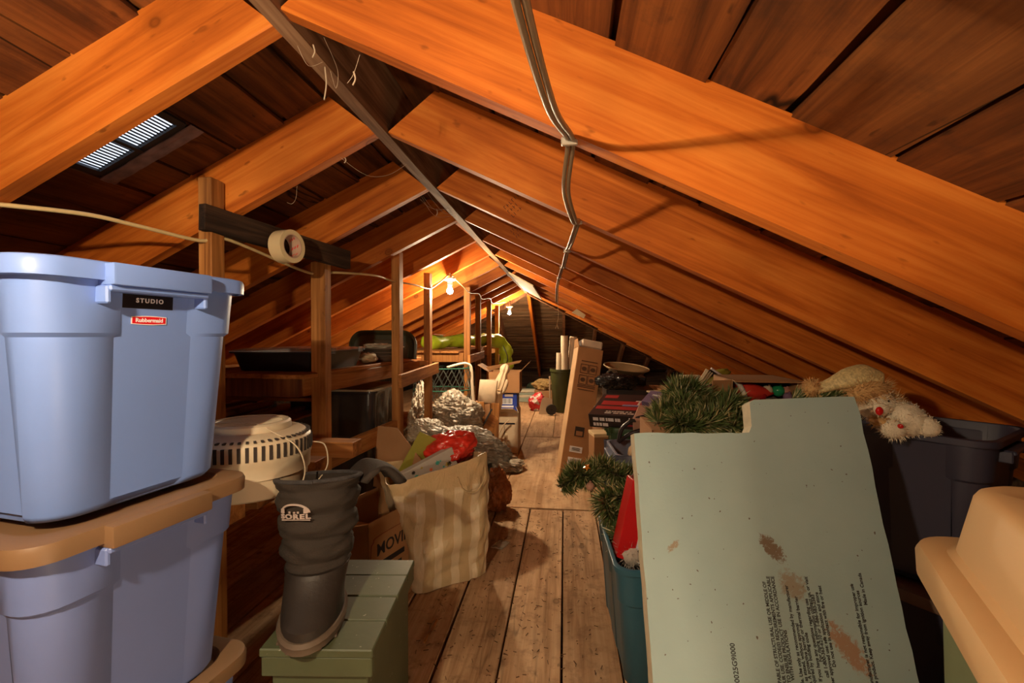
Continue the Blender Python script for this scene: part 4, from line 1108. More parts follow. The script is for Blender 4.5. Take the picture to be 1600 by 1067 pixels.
# ------------------------------------------------------------------ boxes carrying the garland and the Christmas carton
carton('brown carton under the heaped garland', 0.42, 0.36, 0.80, (0.62, 2.42, 0.0), 0.0, [('f', 0.03, 0.17), ('b', 0.03, 0.17)])
carton('tall brown carton beneath the Christmas carton', 0.46, 0.44, 0.70, (1.06, 2.72, 0.0), 0.05, [('f', 0.03, 0.21), ('b', 0.03, 0.21)])
xc = carton('open brown carton of Christmas ornaments behind the garland', 0.31, 0.31, 0.31, (0.985, 2.70, 0.876), -0.03, [('b', 1.45, 0.05), ('l', 2.75, 0.11), ('r', 2.85, 0.125)], tilt=(PI/2, 0))
redf = plain('red_felt', (0.62,0.03,0.012), 0.75, 0.1); bm = B()
lathe(bm, [(0.001,0.16),(0.02,0.13),(0.045,0.07),(0.06,0.0),(0.05,-0.005)], 20)
for v in bm.verts: v.co.x += 0.25*v.co.z*v.co.z*8; v.co += Vector((noise.noise(v.co*20),0,noise.noise(v.co*20+Vector((3,3,3)))))*0.006
t = thing('santa_hat', 'small red felt hat lying on the ornaments in the carton', 'hat', (0.885, 2.46, 0.955), (0.2, 1.25, 0.2)); obj('felt_cone', bm, redf, t, smooth=True)
bm = B(); tube(bm, [(0.062*math.cos(2*PI*k/20), 0.062*math.sin(2*PI*k/20), 0.0) for k in range(21)], 0.012, 8); obj('white_brim', bm, MATS['fluff_white'], t, smooth=True)
for p, r_, key, c, lab in (((1.02,2.47,0.972),0.026,'cream_glass',(0.66,0.52,0.36),'cream round bauble in the ornament carton'), ((1.072,2.47,0.970),0.030,'green_glass',(0.02,0.26,0.10),'shiny green bauble in the ornament carton'), ((1.112,2.48,0.965),0.026,'pink_glass',(0.50,0.22,0.17),'pinkish bauble at the right end of the ornament carton'), ((0.985,2.45,0.945),0.024,'red_glass',(0.30,0.01,0.01),'dark red bauble behind the red felt hat'), ((1.10,2.43,0.945),0.022,'violet_glass',(0.20,0.12,0.20),'dull violet bauble in the ornament carton')):
    bm = B(); blob(bm, (0,0,0), (r_,r_,r_), 0, 1, 3); cyl(bm, 0.006, 0.006, r_*0.95, r_*1.25, 8)
    o = obj('bauble', bm, plain(key, c, 0.15), None, p, (0.4,0.2,0), smooth=True); props(o, lab, 'ornament', 'baubles in the ornament carton')
crumple('tissue_paper', 'crumpled grey brown tissue filling the ornament carton', 'tissue', (0.985, 2.54, 0.845), (0.140, 0.140, 0.108), 3.9, plain('tissue', (0.20,0.16,0.12), 0.8, 0.3, 14), ridge=0.15)
crumple('white_tissue', 'white tissue behind the red felt hat', 'tissue', (0.925, 2.54, 0.975), (0.07, 0.05, 0.025), 2.9, MATS['fluff_white'], ridge=0.2, sub=4)

# ------------------------------------------------------------------ plush bear in the navy tote
fur_w = plain('fur_white', (0.70,0.61,0.46), 0.95, 0.12, 30, bumps=0.8, bscale=220)
fur_o = plain('fur_tan', (0.56,0.33,0.13), 0.95, 0.15, 30, bumps=0.8, bscale=220)
gold = plain('gold_knit', (0.56,0.43,0.20), 0.55, 0.35, 140, bumps=0.7, bscale=180)
rednose = plain('red_nose', (0.55,0.01,0.01), 0.2)
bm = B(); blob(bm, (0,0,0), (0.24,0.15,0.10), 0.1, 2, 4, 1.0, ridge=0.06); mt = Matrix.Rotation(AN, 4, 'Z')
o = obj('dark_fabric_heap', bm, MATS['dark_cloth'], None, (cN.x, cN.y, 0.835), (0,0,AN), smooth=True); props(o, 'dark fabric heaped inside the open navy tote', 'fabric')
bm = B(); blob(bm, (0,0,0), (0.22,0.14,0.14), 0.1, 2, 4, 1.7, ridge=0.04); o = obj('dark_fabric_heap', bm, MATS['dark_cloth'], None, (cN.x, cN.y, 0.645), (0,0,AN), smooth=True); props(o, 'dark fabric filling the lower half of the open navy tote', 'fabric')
tb_ = thing('plush_bear', 'cream and tan plush bear in a gold knit hat lying on the navy tote', 'plush toy', (0.955, 1.550, 0.925))
def bp(name, mat, c, s, rot=(0,0,0), hair=0.0, n=0, par=None, sub=4):
    bm = B(); vs = blob(bm, (0,0,0), s, 0.06, 3, sub, c[0]*9)
    if n: fuzz(bm, list(vs), hair, n, 0.0010, int(c[0]*1000) % 97)
    return obj(name, bm, mat, par or tb_, c, rot, smooth=True)
# body along the rim towards the right, head in the middle, hat to the left
bp('body', fur_w, (0.066, -0.020, 0.072), (0.064,0.054,0.050), (0,0.3,-0.7), 0.006, 1500)
bp('arm', fur_w, (0.020,-0.055,0.045), (0.035,0.025,0.028), (0,0.3,0), 0.009, 500)
bp('leg', fur_w, (0.104,-0.062,0.056), (0.034,0.027,0.028), (0,0.4,-0.8), 0.005, 600)
bp('head', fur_w, (0.004, 0.000, 0.112), (0.052,0.050,0.048), (0,0,0), 0.009, 1200)
bp('muzzle', fur_w, (-0.012,-0.044,0.102), (0.026,0.022,0.020), (0,0,0), 0.005, 400)
bp('nose', rednose, (-0.026,-0.066,0.100), (0.010,0.008,0.013), (0,0,0), sub=3)
bp('ear', fur_o, (0.054, -0.012, 0.112), (0.026,0.014,0.030), (0,0.3,0.4), 0.011, 500)
bp('neck_ruff', fur_o, (0.012,-0.030,0.058), (0.040,0.035,0.018), (0,0.2,0), 0.010, 500)
bm = B(); blob(bm, (0,0,0), (0.003,0.003,0.003), 0, 1, 2); obj('eye', bm, blackpl, tb_, (0.010,-0.049,0.128), smooth=True)
bp('bow_bead', rednose, (0.024,-0.078,0.058), (0.008,0.007,0.007), (0,0,0), sub=3)
# knit hat: trim ring and tapering cone falling left, pom-pom
ht = thing('hat_dummy', 'x', 'x'); bpy.data.objects.remove(ht)
bm = B(); cen = spline([(0.030,-0.004,0.150),(-0.020,-0.014,0.160),(-0.075,-0.020,0.140)], 8)
tube(bm, cen, [0.020+0.012*math.sin(PI*i/(len(cen)-1)) for i in range(len(cen))], 14)
vs = list(bm.verts); bm.normal_update(); fuzz(bm, vs, 0.014, 1900, 0.001, 5)
hat = obj('hat_trim', bm, fur_o, tb_, smooth=True)
bm = B(); cen = spline([(0.010,0.012,0.168),(-0.035,0.012,0.186),(-0.085,0.010,0.182),(-0.130,0.014,0.164),(-0.155,0.018,0.160)], 6)
tube(bm, cen, [0.036,0.040,0.043,0.045,0.046,0.045,0.044,0.043,0.041,0.039,0.036,0.034,0.031,0.029,0.027,0.024,0.022,0.021,0.020,0.019,0.018,0.017,0.016,0.015,0.014][:len(cen)], 18)
for v in bm.verts: v.co += Vector((noise.noise(v.co*22), noise.noise(v.co*22+Vector((5,0,0))), noise.noise(v.co*22+Vector((0,5,0)))))*0.008
obj('knit_hat', bm, gold, tb_, smooth=True)
bp('pompom', fur_o, (-0.170,0.020,0.158), (0.022,0.021,0.023), (0,0,0), 0.009, 800, sub=3)

# ------------------------------------------------------------------ tan hooded box at the near right
t = thing('hooded_box', 'large tan plastic hood on a green tub at the near right', 'hooded box', (0.785, 0.625, 0.0), (0,0,math.radians(-24))); t.scale = (1,1,1.022)
hood = plain('tan_hood', (0.60,0.39,0.19), 0.5, 0.05, 3, bumps=0.05, bscale=220)
tub = plain('pale_green_tub', (0.20,0.24,0.12), 0.5, 0.08)
bm = B(); R = [rrect(0.20,0.24,0.07,8,0.0), rrect(0.22,0.265,0.08,8,0.80), rrect(0.235,0.28,0.08,8,0.80), rrect(0.235,0.28,0.08,8,0.815)]
loft(bm, R); obj('tub', bm, tub, t, smooth='auto')
bm = B(); R = [rrect(0.24,0.285,0.08,8,0.792), rrect(0.25,0.295,0.085,8,0.795), rrect(0.252,0.297,0.085,8,0.835), rrect(0.247,0.292,0.085,8,0.847), rrect(0.236,0.281,0.083,8,0.852), rrect(0.215,0.262,0.08,8,0.850), rrect(0.205,0.252,0.078,8,0.858), rrect(0.188,0.235,0.075,8,0.955), rrect(0.182,0.229,0.072,8,0.966), rrect(0.172,0.219,0.07,8,0.972), rrect(0.140,0.187,0.06,8,0.972), rrect(0.128,0.175,0.055,8,0.962), rrect(0.12,0.165,0.05,8,0.945), rrect(0.05,0.09,0.04,8,0.943)]
loft(bm, R); obj('hood', bm, hood, t, smooth='auto')
for s in (-1, 1):
    bm = B(); box(bm, (0, s*0.297, 0.815), (0.10, 0.016, 0.05), None, 0.004); obj('latch', bm, hood, t, smooth='auto')

# ------------------------------------------------------------------ middle right clutter
t = thing('long_carton', 'tall narrow brown carton with printed symbols leaning beside the passage', 'box', (-0.045, 4.04, 0.004), (-0.15, 0.185, 0.20))
bm = B(); box(bm, (0.11, 0.085, 0.59), (0.235, 0.17, 1.18), None, 0.003); obj('carton', bm, card, t)
bm = B(); box(bm, (0.12, 0.085, 1.222), (0.20, 0.15, 0.075), None, 0.012); obj('foam_end', bm, plain('foam_white', (0.60,0.50,0.38), 0.7), t)
bm = B(); prism(bm, [(-0.09,0),(0.085,0),(0.05,0.075),(-0.06,0.075)], 0.004)
for v in bm.verts: v.co = T((-0.006,0.085,1.18),(0,0,PI/2)) @ T((0,0,0),(-0.2,0,0)) @ v.co
obj('end_flap', bm, card, t)
bm = B(); box(bm, (-0.0085,0.085,0.59), (0.001, 0.165, 1.17)); obj('lit_side', bm, plain('card_lit', (0.56,0.36,0.19), 0.75), t)  # lit left face, its brightness put into a paler card colour
pr = plain('brown_print', (0.10,0.05,0.025), 0.8)
def pframe(x, z, w_, h_, th=0.006):
    bm = B()
    for sx_, sz_, ww, hh in ((0, h_/2, w_, th), (0, -h_/2, w_, th), (w_/2, 0, th, h_), (-w_/2, 0, th, h_)): box(bm, (x+sx_, -0.0008, z+sz_), (ww, 0.001, hh))
    obj('printed_symbol', bm, pr, t)
for x, z in ((0.075,0.985),(0.155,0.985),(0.075,0.885),(0.155,0.885)):
    pframe(x, z, 0.070, 0.080); bm = B()
    poly = [(0.024*math.cos(PI*k/4+0.39), 0.020*math.sin(PI*k/4+0.39)) for k in range(8)]; prism(bm, poly, 0.001, T((x,-0.0008,z))); obj('printed_symbol', bm, pr, t)
for z, w_ in ((1.055, 0.15), (0.832, 0.165), (0.818, 0.165), (0.795, 0.15)):
    bm = B(); box(bm, (0.115,-0.0008,z), (w_, 0.001, 0.008)); obj('printed_line', bm, pr, t)
bm = B(); box(bm, (0.115,-0.0008,0.42), (0.085,0.001,0.085), None); obj('hand_hole', bm, MATS['vent_dark'], t)
bm = B(); box(bm, (0.115,-0.0012,0.405), (0.06,0.001,0.04)); obj('hand_hole_flap', bm, card_d, t)
for x, z, w_, h_ in ((0.105,0.262,0.115,0.052),(0.105,0.155,0.12,0.072),(0.085,0.045,0.10,0.05)):
    bm = B(); box(bm, (x,-0.001,z), (w_,0.001,h_)); l_ = obj('shipping_label', bm, white_ink, t)
    bm = B()
    for k in range(4): box(bm, (x, -0.0017, z+h_*(0.25-0.15*k)), (w_*(0.6+0.1*(k % 2)), 0.0005, 0.004))
    obj('label_text', bm, black_ink, l_)

# trash can with paper tubes
canm = plain('olive_can', (0.055,0.062,0.016), 0.5, 0.1)
t = thing('trash_can', 'olive green trash can holding rolled paper tubes at the far end of the passage', 'trash can', (-0.075, 7.58, 0.0))
bm = B(); R = []
for r_, z in ((0.120,0.0),(0.125,0.01),(0.160,0.66),(0.172,0.662),(0.172,0.70),(0.158,0.70),(0.118,0.04)): R.append([Vector((r_*math.cos(2*PI*k/36)*(1+0.012*(k % 2)), r_*math.sin(2*PI*k/36)*(1+0.012*(k % 2)), z)) for k in range(36)])
loft(bm, R); obj('can', bm, canm, t, smooth='auto')
tubem = plain('paper_tube', (0.58,0.47,0.33), 0.7, 0.08, 10)
for x, y, r_, h_, tl, lab in ((-0.105,7.58,0.055,0.92,0.02,'shortest rolled paper in the trash can'), (0.0,7.56,0.060,1.20,-0.01,'tall white paper roll standing in the trash can'), (0.052,7.66,0.060,1.19,0.09,'wide open paper roll tilted right in the trash can')):
    bm = B(); lathe(bm, [(r_-0.008,0.05),(r_,0.05),(r_,h_),(r_-0.006,h_),(r_-0.008,0.06)], 20, None, False); o = obj('paper_roll', bm, tubem, None, (x if tl < 0.05 else 0.03, y, 0.045), (0, tl, 0), smooth='auto'); props(o, lab, 'paper roll', 'paper rolls in the trash can')

# floor clutter at the far end
for i, (z, dx, c) in enumerate(((0.0,0.0,'grey_teal'),(0.082,0.01,'book_white'),(0.132,-0.02,'grey_teal'),(0.175,0.0,'book_white'))):
    mm_ = MATS.get(c) or plain(c, (0.30,0.36,0.30) if c == 'grey_teal' else (0.55,0.50,0.38), 0.6)
    bm = B(); hh = (0.08,0.048,0.04,0.045)[i]; box(bm, (0,0,hh/2), (0.36,0.30,hh), None, 0.006); o = obj('folded_sheet', bm, mm_, None, (-0.72+dx, 8.75, z+0.001), (0,0,0.05*i)); props(o, ['lowest grey sheet', 'second sheet, white,', 'third sheet, grey,', 'top white sheet'][i] + ' in the folded pile at the far end', 'folded sheet', 'folded sheets at the far end')
crumple('shopping_bag', 'red and white plastic shopping bag slumped on the far floor', 'plastic bag', (-0.455, 7.72, 0.115), (0.15, 0.13, 0.15), 2.5, plain('red_white_bag', (0.55,0.02,0.02), 0.35, 0.2, 8, spots=(9, 0.52, (0.60,0.52,0.46))), (0,0.3,0), ridge=0.12)
crumple('fur_bundle', 'bundle of tan fur lying on top of the far heap', 'bundle', (-0.37, 8.30, 0.36), (0.20, 0.16, 0.10), 4.6, plain('burlap', (0.30,0.19,0.07), 0.95, 0.3, 30, bumps=0.6, bscale=60), ridge=0.06)
carton('low dark carton under the tan fur bundle', 0.34, 0.30, 0.27, (-0.37, 8.32, 0.0), 0.0, [('f',0.02,0.15),('b',0.02,0.15)], card_d)
crumple('dark_green_cloth', 'dark green cloth heap at the foot of the hip boards', 'cloth', (-0.52, 9.05, 0.17), (0.24, 0.18, 0.18), 5.5, plain('dkgreen', (0.02,0.035,0.02), 0.9), ridge=0.05)
t = thing('cream_board', 'cream board propped on the floor in front of the trash can', 'board', (-0.30, 7.33, 0.0), (-0.12,0,0.1))
bm = B(); prism(bm, [(-0.12,0),(0.11,0),(0.10,0.24),(-0.03,0.27),(-0.07,0.22)], 0.02); obj('panel', bm, whitec, t)
bm = B(); box(bm, (0.065,0.03,0.30), (0.022,0.022,0.60), None, 0.003); obj('upright_stick', bm, whitec, t)
t = thing('wheel', 'black rubber wheel leaning on the cream board', 'wheel', (-0.215, 7.24, 0.085), (0,0.0,0.2))
bm = B(); mmx = Matrix.Rotation(PI/2, 4, 'X'); lathe(bm, [(0.05,-0.02),(0.078,-0.024),(0.084,-0.012),(0.084,0.012),(0.078,0.024),(0.05,0.02)], 26, mmx); obj('tyre', bm, blackpl, t, smooth='auto')
bm = B(); lathe(bm, [(0.012,-0.03),(0.045,-0.022),(0.05,-0.018),(0.05,0.018),(0.012,0.02)], 20, mmx); obj('hub', bm, smoke, t, smooth='auto')

# printed game boxes and heap right of the long carton
blk = plain('black_card', (0.022,0.015,0.018), 0.4)
redp = plain('box_red', (0.33,0.025,0.03), 0.4); prp = plain('box_violet', (0.20,0.15,0.27), 0.4)
t = thing('game_box', 'black and red printed box tilted on the green tote', 'box', (0.475, 3.36, 0.707), (0.30, -0.03, -0.42))
bm = B(); box(bm, (0,0,0), (0.52,0.36,0.10), None, 0.003); obj('carton', bm, blk, t)
bm = B(); box(bm, (-0.04,0.02,0.0505), (0.36,0.07,0.001)); box(bm, (-0.02,-0.06,0.0505), (0.44,0.05,0.001)); box(bm, (-0.18,0.13,0.0505), (0.10,0.05,0.001)); obj('red_print', bm, redp, t)
bm = B(); box(bm, (0.17,0.06,0.0507), (0.12,0.12,0.001)); box(bm, (0.03,-0.012,0.0507), (0.18,0.025,0.001)); obj('violet_print', bm, prp, t)
for s_, x_, y_, sz, b in (('T', 0.05, 0.03, 0.10, 0.003),):
    tb = text_bm(s_, sz, 0.001, 1, b)
    for v in tb.verts: v.co = T((x_, y_, 0.0515)) @ v.co
    obj('lettering', tb, MATS['logo_grey'], t)
rgx = random.Random(8)
for x0, z_, n_ in ((-0.22, 0.016, 9), (-0.22, -0.024, 5)):
    bm = B(); x = x0
    for k in range(n_): w_ = rgx.uniform(0.012, 0.024); box(bm, (x, -0.1806, z_), (w_, 0.001, 0.024)); x += w_ + 0.005
    obj('blurred_title', bm, white_ink, t)
for y_ in (-0.12, -0.145):
    bm = B(); x = -0.14
    for k in range(8): w_ = rgx.uniform(0.012, 0.03); box(bm, (x, y_, 0.0508), (w_, 0.016, 0.001)); x += w_ + 0.006
    obj('blurred_title', bm, MATS['logo_grey'], t)
bm = B(); box(bm, (0.10,-0.1805,-0.02), (0.24,0.001,0.012)); obj('red_stripe', bm, redp, t)
t = thing('photo_box', 'violet tinted flat box on top of the game box', 'box', (0.66, 3.26, 0.80), (0.35, 0.05, -0.55)); bm = B(); box(bm, (0,0,0), (0.22,0.17,0.05), None, 0.003); obj('carton', bm, prp, t); bm = B(); box(bm, (0,0.02,0.0255), (0.14,0.02,0.001)); obj('title_strip', bm, white_ink, t)
t = thing('kraft_box', 'small pink kraft box wedged at the left edge of the foam board', 'box', (0.515, 2.88, 0.735), (0.5, 0.1, -0.4)); bm = B(); box(bm, (0,0,0), (0.17,0.15,0.09), None, 0.003); obj('carton', bm, plain('pink_kraft', (0.50,0.28,0.20), 0.7), t); bm = B(); box(bm, (0,-0.0755,0), (0.006,0.001,0.088)); obj('seam', bm, pr, t)
t = thing('strap', 'black looped strap hanging over the grey blue tote', 'strap', (0.375, 2.86, 0.66)); bm = B(); tube(bm, spline([(-0.05,0,-0.06),(-0.03,0,0.02),(0.03,-0.01,0.075),(0.11,-0.02,0.10),(0.15,-0.02,0.07),(0.10,-0.03,0.03),(0.02,-0.03,0.0),(-0.05,0,-0.06)], 6), 0.013, 6); obj('webbing', bm, blk, t, smooth=True); bm = B(); box(bm, (0.03,-0.015,0.078), (0.04,0.034,0.02), None, 0.003); obj('buckle', bm, smoke, t)
crumple('tote_filling', 'tan stuffing poking out of the grey blue tote', 'stuffing', (0.44, 2.74, 0.575), (0.07, 0.07, 0.075), 3.2, MATS['tan_cloth'], ridge=0.1, sub=4)
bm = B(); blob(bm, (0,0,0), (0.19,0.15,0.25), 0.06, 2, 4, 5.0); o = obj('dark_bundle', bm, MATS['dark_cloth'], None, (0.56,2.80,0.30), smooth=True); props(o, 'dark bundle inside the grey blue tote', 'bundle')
# boxes behind, dark heap
carton('brown carton with open flaps behind the game box', 0.50, 0.42, 0.76, (0.98, 3.87, 0.0), 0.0, [('f', 0.02, 0.2), ('b', 0.02, 0.2)], card_d)
carton('second brown carton deep under the right rafters', 0.44, 0.40, 0.78, (1.02, 4.28, 0.0), 0.08, [('f', 0.04, 0.19), ('b', 0.04, 0.19)], card)
carton('dark carton behind the long leaning carton', 0.42, 0.42, 0.76, (0.58, 4.42, 0.0), 0.0, [('f', 0.04, 0.2), ('b', 0.04, 0.2)], blk)
t = thing('small_white_box', 'small pale cardboard box right of the long carton', 'box', (0.30, 3.96, 0.0), (0,0,0.2)); bm = B(); box(bm, (0,0,0.21), (0.16,0.18,0.42), None, 0.003); obj('carton', bm, card_d, t); bm = B(); box(bm, (0,0,0.42), (0.165,0.185,0.03), None, 0.003); obj('lid', bm, MATS['pale_ply'], t)
crumple('trash_bag', 'glossy black garbage bag heaped on the dark carton', 'garbage bag', (0.47, 4.22, 0.835), (0.19, 0.12, 0.065), 2.7, plain('black_film', (0.012,0.010,0.010), 0.15), ridge=0.2)
t = thing('lamp_shade', 'tan shallow lamp shade lying upside down on the dark heap', 'lamp shade', (0.60, 4.72, 0.835), (0.12,0.1,0)); bm = B(); lathe(bm, [(0.05,0.0),(0.12,0.03),(0.21,0.085),(0.225,0.10),(0.218,0.10),(0.115,0.036),(0.05,0.01)], 32); obj('shade', bm, plain('shade_tan', (0.26,0.16,0.075), 0.6), t, smooth='auto'); bm = B(); tube(bm, [(0.222*math.cos(2*PI*k/32), 0.222*math.sin(2*PI*k/32), 0.10) for k in range(33)], 0.006, 6); obj('rim_wire', bm, MATS['pale_ply'], t, smooth=True)
carton('black carton under the tan lamp shade', 0.40, 0.36, 0.83, (0.60, 4.88, 0.0), 0.0, [('f',0.02,0.18),('b',0.02,0.18)], blk)
bm = B(); tube(bm, spline([(-0.05,0,0.0),(-0.04,0,0.08),(0.0,0,0.115),(0.05,0,0.10),(0.06,0,0.02)], 6), 0.010, 8); o = obj('hose_loop', bm, MATS['grey_plastic_film'], None, (0.44, 4.52, 0.80), smooth=True); props(o, 'grey bent hose loop in front of the tan lamp shade', 'hose')
pap = plain('old_paper', (0.52,0.42,0.27), 0.75, 0.1)
for i in range(4):
    bm = B(); box(bm, (0,0,0.016), (0.17-0.008*i,0.13,0.031), None, 0.002); o = obj('paperback', bm, pap, None, (1.00+0.004*i, 3.88, 0.798+0.032*i), (0,0,0.05*i-0.1)); props(o, ['bottom', 'second from bottom', 'third from bottom', 'top'][i] + ' worn paperback in the small stack on the brown carton', 'book', 'paperbacks on the brown carton')
for i in range(2):
    bm = B(); box(bm, (0,0,0.006), (0.34,0.24,0.012), None, 0.001); o = obj('magazine', bm, pap if i else MATS['grey_teal'], None, (0.90-0.03*i, 3.86, 0.768+0.0135*i), (0,0,0.15+0.2*i)); props(o, ['grey blue', 'cream'][i] + ' flat magazine on the brown carton under the rafters', 'magazine')
t = thing('picture_frame', 'small black frame with white edge leaning by the ornament carton', 'frame', (0.900, 3.09, 0.945), (0.5,0.55,0.3)); bm = B(); box(bm, (0,0,0.05), (0.085,0.008,0.10), None, 0.001); obj('backing', bm, blk, t); bm = B(); box(bm, (0,-0.002,0.098), (0.09,0.014,0.010)); obj('frame_edge', bm, white_ink, t)
t = thing('straw_bundle', 'pale bundle of ribbed straw left of the ornament carton', 'straw', (0.845, 3.06, 0.925), (0.3,0.5,0.3))
for k in range(9):
    bm = B(); tube(bm, [(0.010*(k % 3), 0.010*(k//3), -0.02), (0.016*(k % 3)-0.006, 0.014*(k//3), 0.12)], 0.005, 6); obj('stalk', bm, pap, t)
carton('carton under the straw bundle and black frame', 0.30, 0.42, 0.90, (0.92, 3.20, 0.0), 0.0, [('f',0.02,0.2),('b',0.02,0.2)], card_d)
bm = B(); blob(bm, (0,0,0), (0.10,0.06,0.035), 0.1, 2, 4, 2); o = obj('olive_pouch', bm, olive, None, (0.975, 3.12, 0.985), (0,-0.35,0.3), smooth=True); props(o, 'olive green pouch on top of the heap left of the ornament carton', 'pouch')

# ------------------------------------------------------------------ lime sleeping bag on the far rack
lime = plain('lime_nylon', (0.36,0.46,0.02), 0.4, 0.15, 9, bumps=0.6, bscale=26)
t = thing('sleeping_bag', 'lime green sleeping bag lying along the far rack shelf and drooping over', 'sleeping bag', (-1.30, 5.9, 1.085))
bm = B(); cen = spline([(-0.30,-0.75,0.075),(-0.18,-0.3,0.085),(-0.04,0.1,0.095),(0.08,0.5,0.105),(0.19,0.85,0.105),(0.32,1.02,0.06),(0.395,1.08,-0.06),(0.405,1.10,-0.22),(0.40,1.10,-0.36)], 8)
rs = [0.078+0.012*math.sin(i*0.55)+(0.02 if i > 30 else 0) for i in range(len(cen))]; rs[0] = 0.05; rs[-1] = 0.08
tube(bm, cen, rs, 22)
for v in bm.verts: v.co += Vector((noise.noise(v.co*13), noise.noise(v.co*13+Vector((4,0,0))), noise.noise(v.co*13+Vector((0,4,0)))))*0.022
obj('quilted_shell', bm, lime, t, smooth=True)
bm = B(); tube(bm, spline([(0.35,0.985,0.05),(0.40,0.965,-0.04),(0.44,0.965,-0.16),(0.42,0.97,-0.25),(0.35,0.985,-0.26)], 6), 0.006, 6); obj('draw_cord', bm, blk, t)
bm = B(); box(bm, (-0.20,-0.55,0.155), (0.10,0.16,0.003), T((0,0,0),(0,0.1,0))); obj('grey_patch', bm, MATS['logo_grey'], t)
# ------------------------------------------------------------------ cables
cable_w = plain('cable_cream', (0.62,0.46,0.22), 0.5); cable_b = plain('cable_dark', (0.20,0.13,0.075), 0.35)
staple = plain('staple', (0.55,0.50,0.42), 0.4, metal=0.6)
t = thing('electric_cable', 'pair of brown electric cables stapled across the right rafters', 'cable', (0,0,0))
wp = [(-0.055, 0.36, 1.615), (-0.047, 0.52, 1.612), (-0.022, 0.75, 1.614), (0.006, 0.93, zb(0.006)-0.008), (0.010, 0.985, zb(0.01)-0.008), (0.002, 1.15, 1.605), (0.028, 1.38, 1.585), (0.040, 1.545, zb(0.04)-0.007), (0.040, 1.60, zb(0.04)-0.007), (0.020, 1.80, 1.605), (0.010, 2.155, zb(0.01)-0.007), (0.008, 2.21, zb(0.01)-0.007), (-0.010, 2.45, 1.61), (-0.015, 2.765, zb(-0.015)-0.007), (-0.02, 2.82, zb(-0.015)-0.007), (-0.04, 3.1, 1.635), (-0.045, 3.38, zb(-0.045)-0.007), (-0.06, 3.45, 1.60), (-0.062, 3.5, 1.50)]
sp_ = spline(wp, 7)
for off in (-0.0055, 0.0055):
    bm = B(); tube(bm, [p + Vector((off, 0, 0)) for p in sp_], 0.0052, 7); obj('cable', bm, cable_b, t, smooth=True)
for x, y in ((0.008,0.955),(0.040,1.57),(0.009,2.18),(-0.017,2.79),(-0.045,3.40)):
    bm = B(); box(bm, (x, y, zb(x)-0.008), (0.034, 0.012, 0.016), None, 0.002); obj('staple', bm, staple, t)
t = thing('pull_string', 'thin pale pull string hanging from the right rafters', 'string', (0,0,0))
bm = B(); tube(bm, spline([(-0.050,3.40,1.645),(-0.056,3.42,1.52),(-0.05,3.43,1.40),(-0.06,3.43,1.335),(-0.072,3.43,1.30)], 6), 0.0022, 5); tube(bm, spline([(-0.06,3.43,1.335),(-0.05,3.43,1.30)], 2), 0.002, 5); obj('string', bm, MATS['paper_cord'], t)
t = thing('electric_cable', 'cream cable stapled along the left rafters above the blue totes', 'cable', (0,0,0))
cwp = [(-1.60,0.60,1.555),(-1.437,0.935,zb(-1.437)-0.006),(-1.425,0.99,zb(-1.425)-0.006),(-1.34,1.15,1.590),(-1.30,1.28,1.585),(-1.245,1.455,1.575),(-1.225,1.56,1.60),(-1.20,2.05,1.545),(-1.14,2.2,1.565),(-1.09,2.55,1.595),(-1.10,2.88,1.60),(-1.07,3.2,1.612),(-1.06,3.53,1.618),(-1.03,3.75,1.70),(-1.0,3.90,zb(-1.0)-0.01)]
bm = B(); tube(bm, spline(cwp, 7), 0.0062, 7); obj('cable', bm, cable_w, t, smooth=True)
bm = B(); tube(bm, spline([(-1.0,3.98,zb(-1.0)-0.01),(-0.98,4.4,1.72),(-1.0,4.78,1.70),(-1.0,5.3,1.735),(-1.02,5.62,1.70),(-1.0,6.1,1.745),(-1.03,6.5,1.71),(-0.98,7.0,1.75),(-0.92,7.42,1.80)], 7), 0.006, 7); obj('cable', bm, cable_w, t, smooth=True)
for x, y in ((-1.431,0.962),): 
    bm = B(); box(bm, (x, y, zb(x)-0.009), (0.02, 0.03, 0.018), None, 0.002); obj('staple', bm, staple, t)

# ------------------------------------------------------------------ roof vent between the first two left rafters
t = thing('roof_vent', 'black louvred roof vent letting daylight in between the left rafters', 'vent', (-1.330, 1.238, zb(-1.330)+RD-0.014), (0, TH, PI))
vb = plain('vent_black', (0.02,0.017,0.016), 0.6)
bm = B()
for a, b, w_ in (((-0.16,-0.085),(0.16,-0.085),0.035), ((-0.16,0.085),(0.16,0.085),0.035), ((-0.16,-0.085),(-0.16,0.085),0.02), ((0.16,-0.085),(0.16,0.085),0.02)): bar(bm, (a[0],a[1],0), (b[0],b[1],0), w_, 0.012)
obj('flange', bm, vb, t)
bm = B(); box(bm, (0,0,0.006), (0.32,0.17,0.001)); obj('daylight_opening', bm, emit('daylight', (0.62,0.72,0.90), 0.8), t, label='strip of daylight through the louvres')
for k in range(27):
    bm = B(); box(bm, (-0.155+0.0119*k, 0, 0.003), (0.0050, 0.15, 0.003)); obj('slat', bm, vb, t)
bm = B(); box(bm, (0,0,-0.008), (0.012,0.16,0.012)); obj('centre_bar', bm, vb, t)
bm = B(); grid(bm, lambda u, v: Vector((0.36*(u-0.5), -0.115+0.05*(v-0.5), -0.006+0.006*noise.noise(Vector((u*6,v*3,1))))), 14, 4); solid(bm, 0.004); obj('torn_felt', bm, plain('felt_pink', (0.22,0.13,0.11), 0.9, 0.3, 20), t)

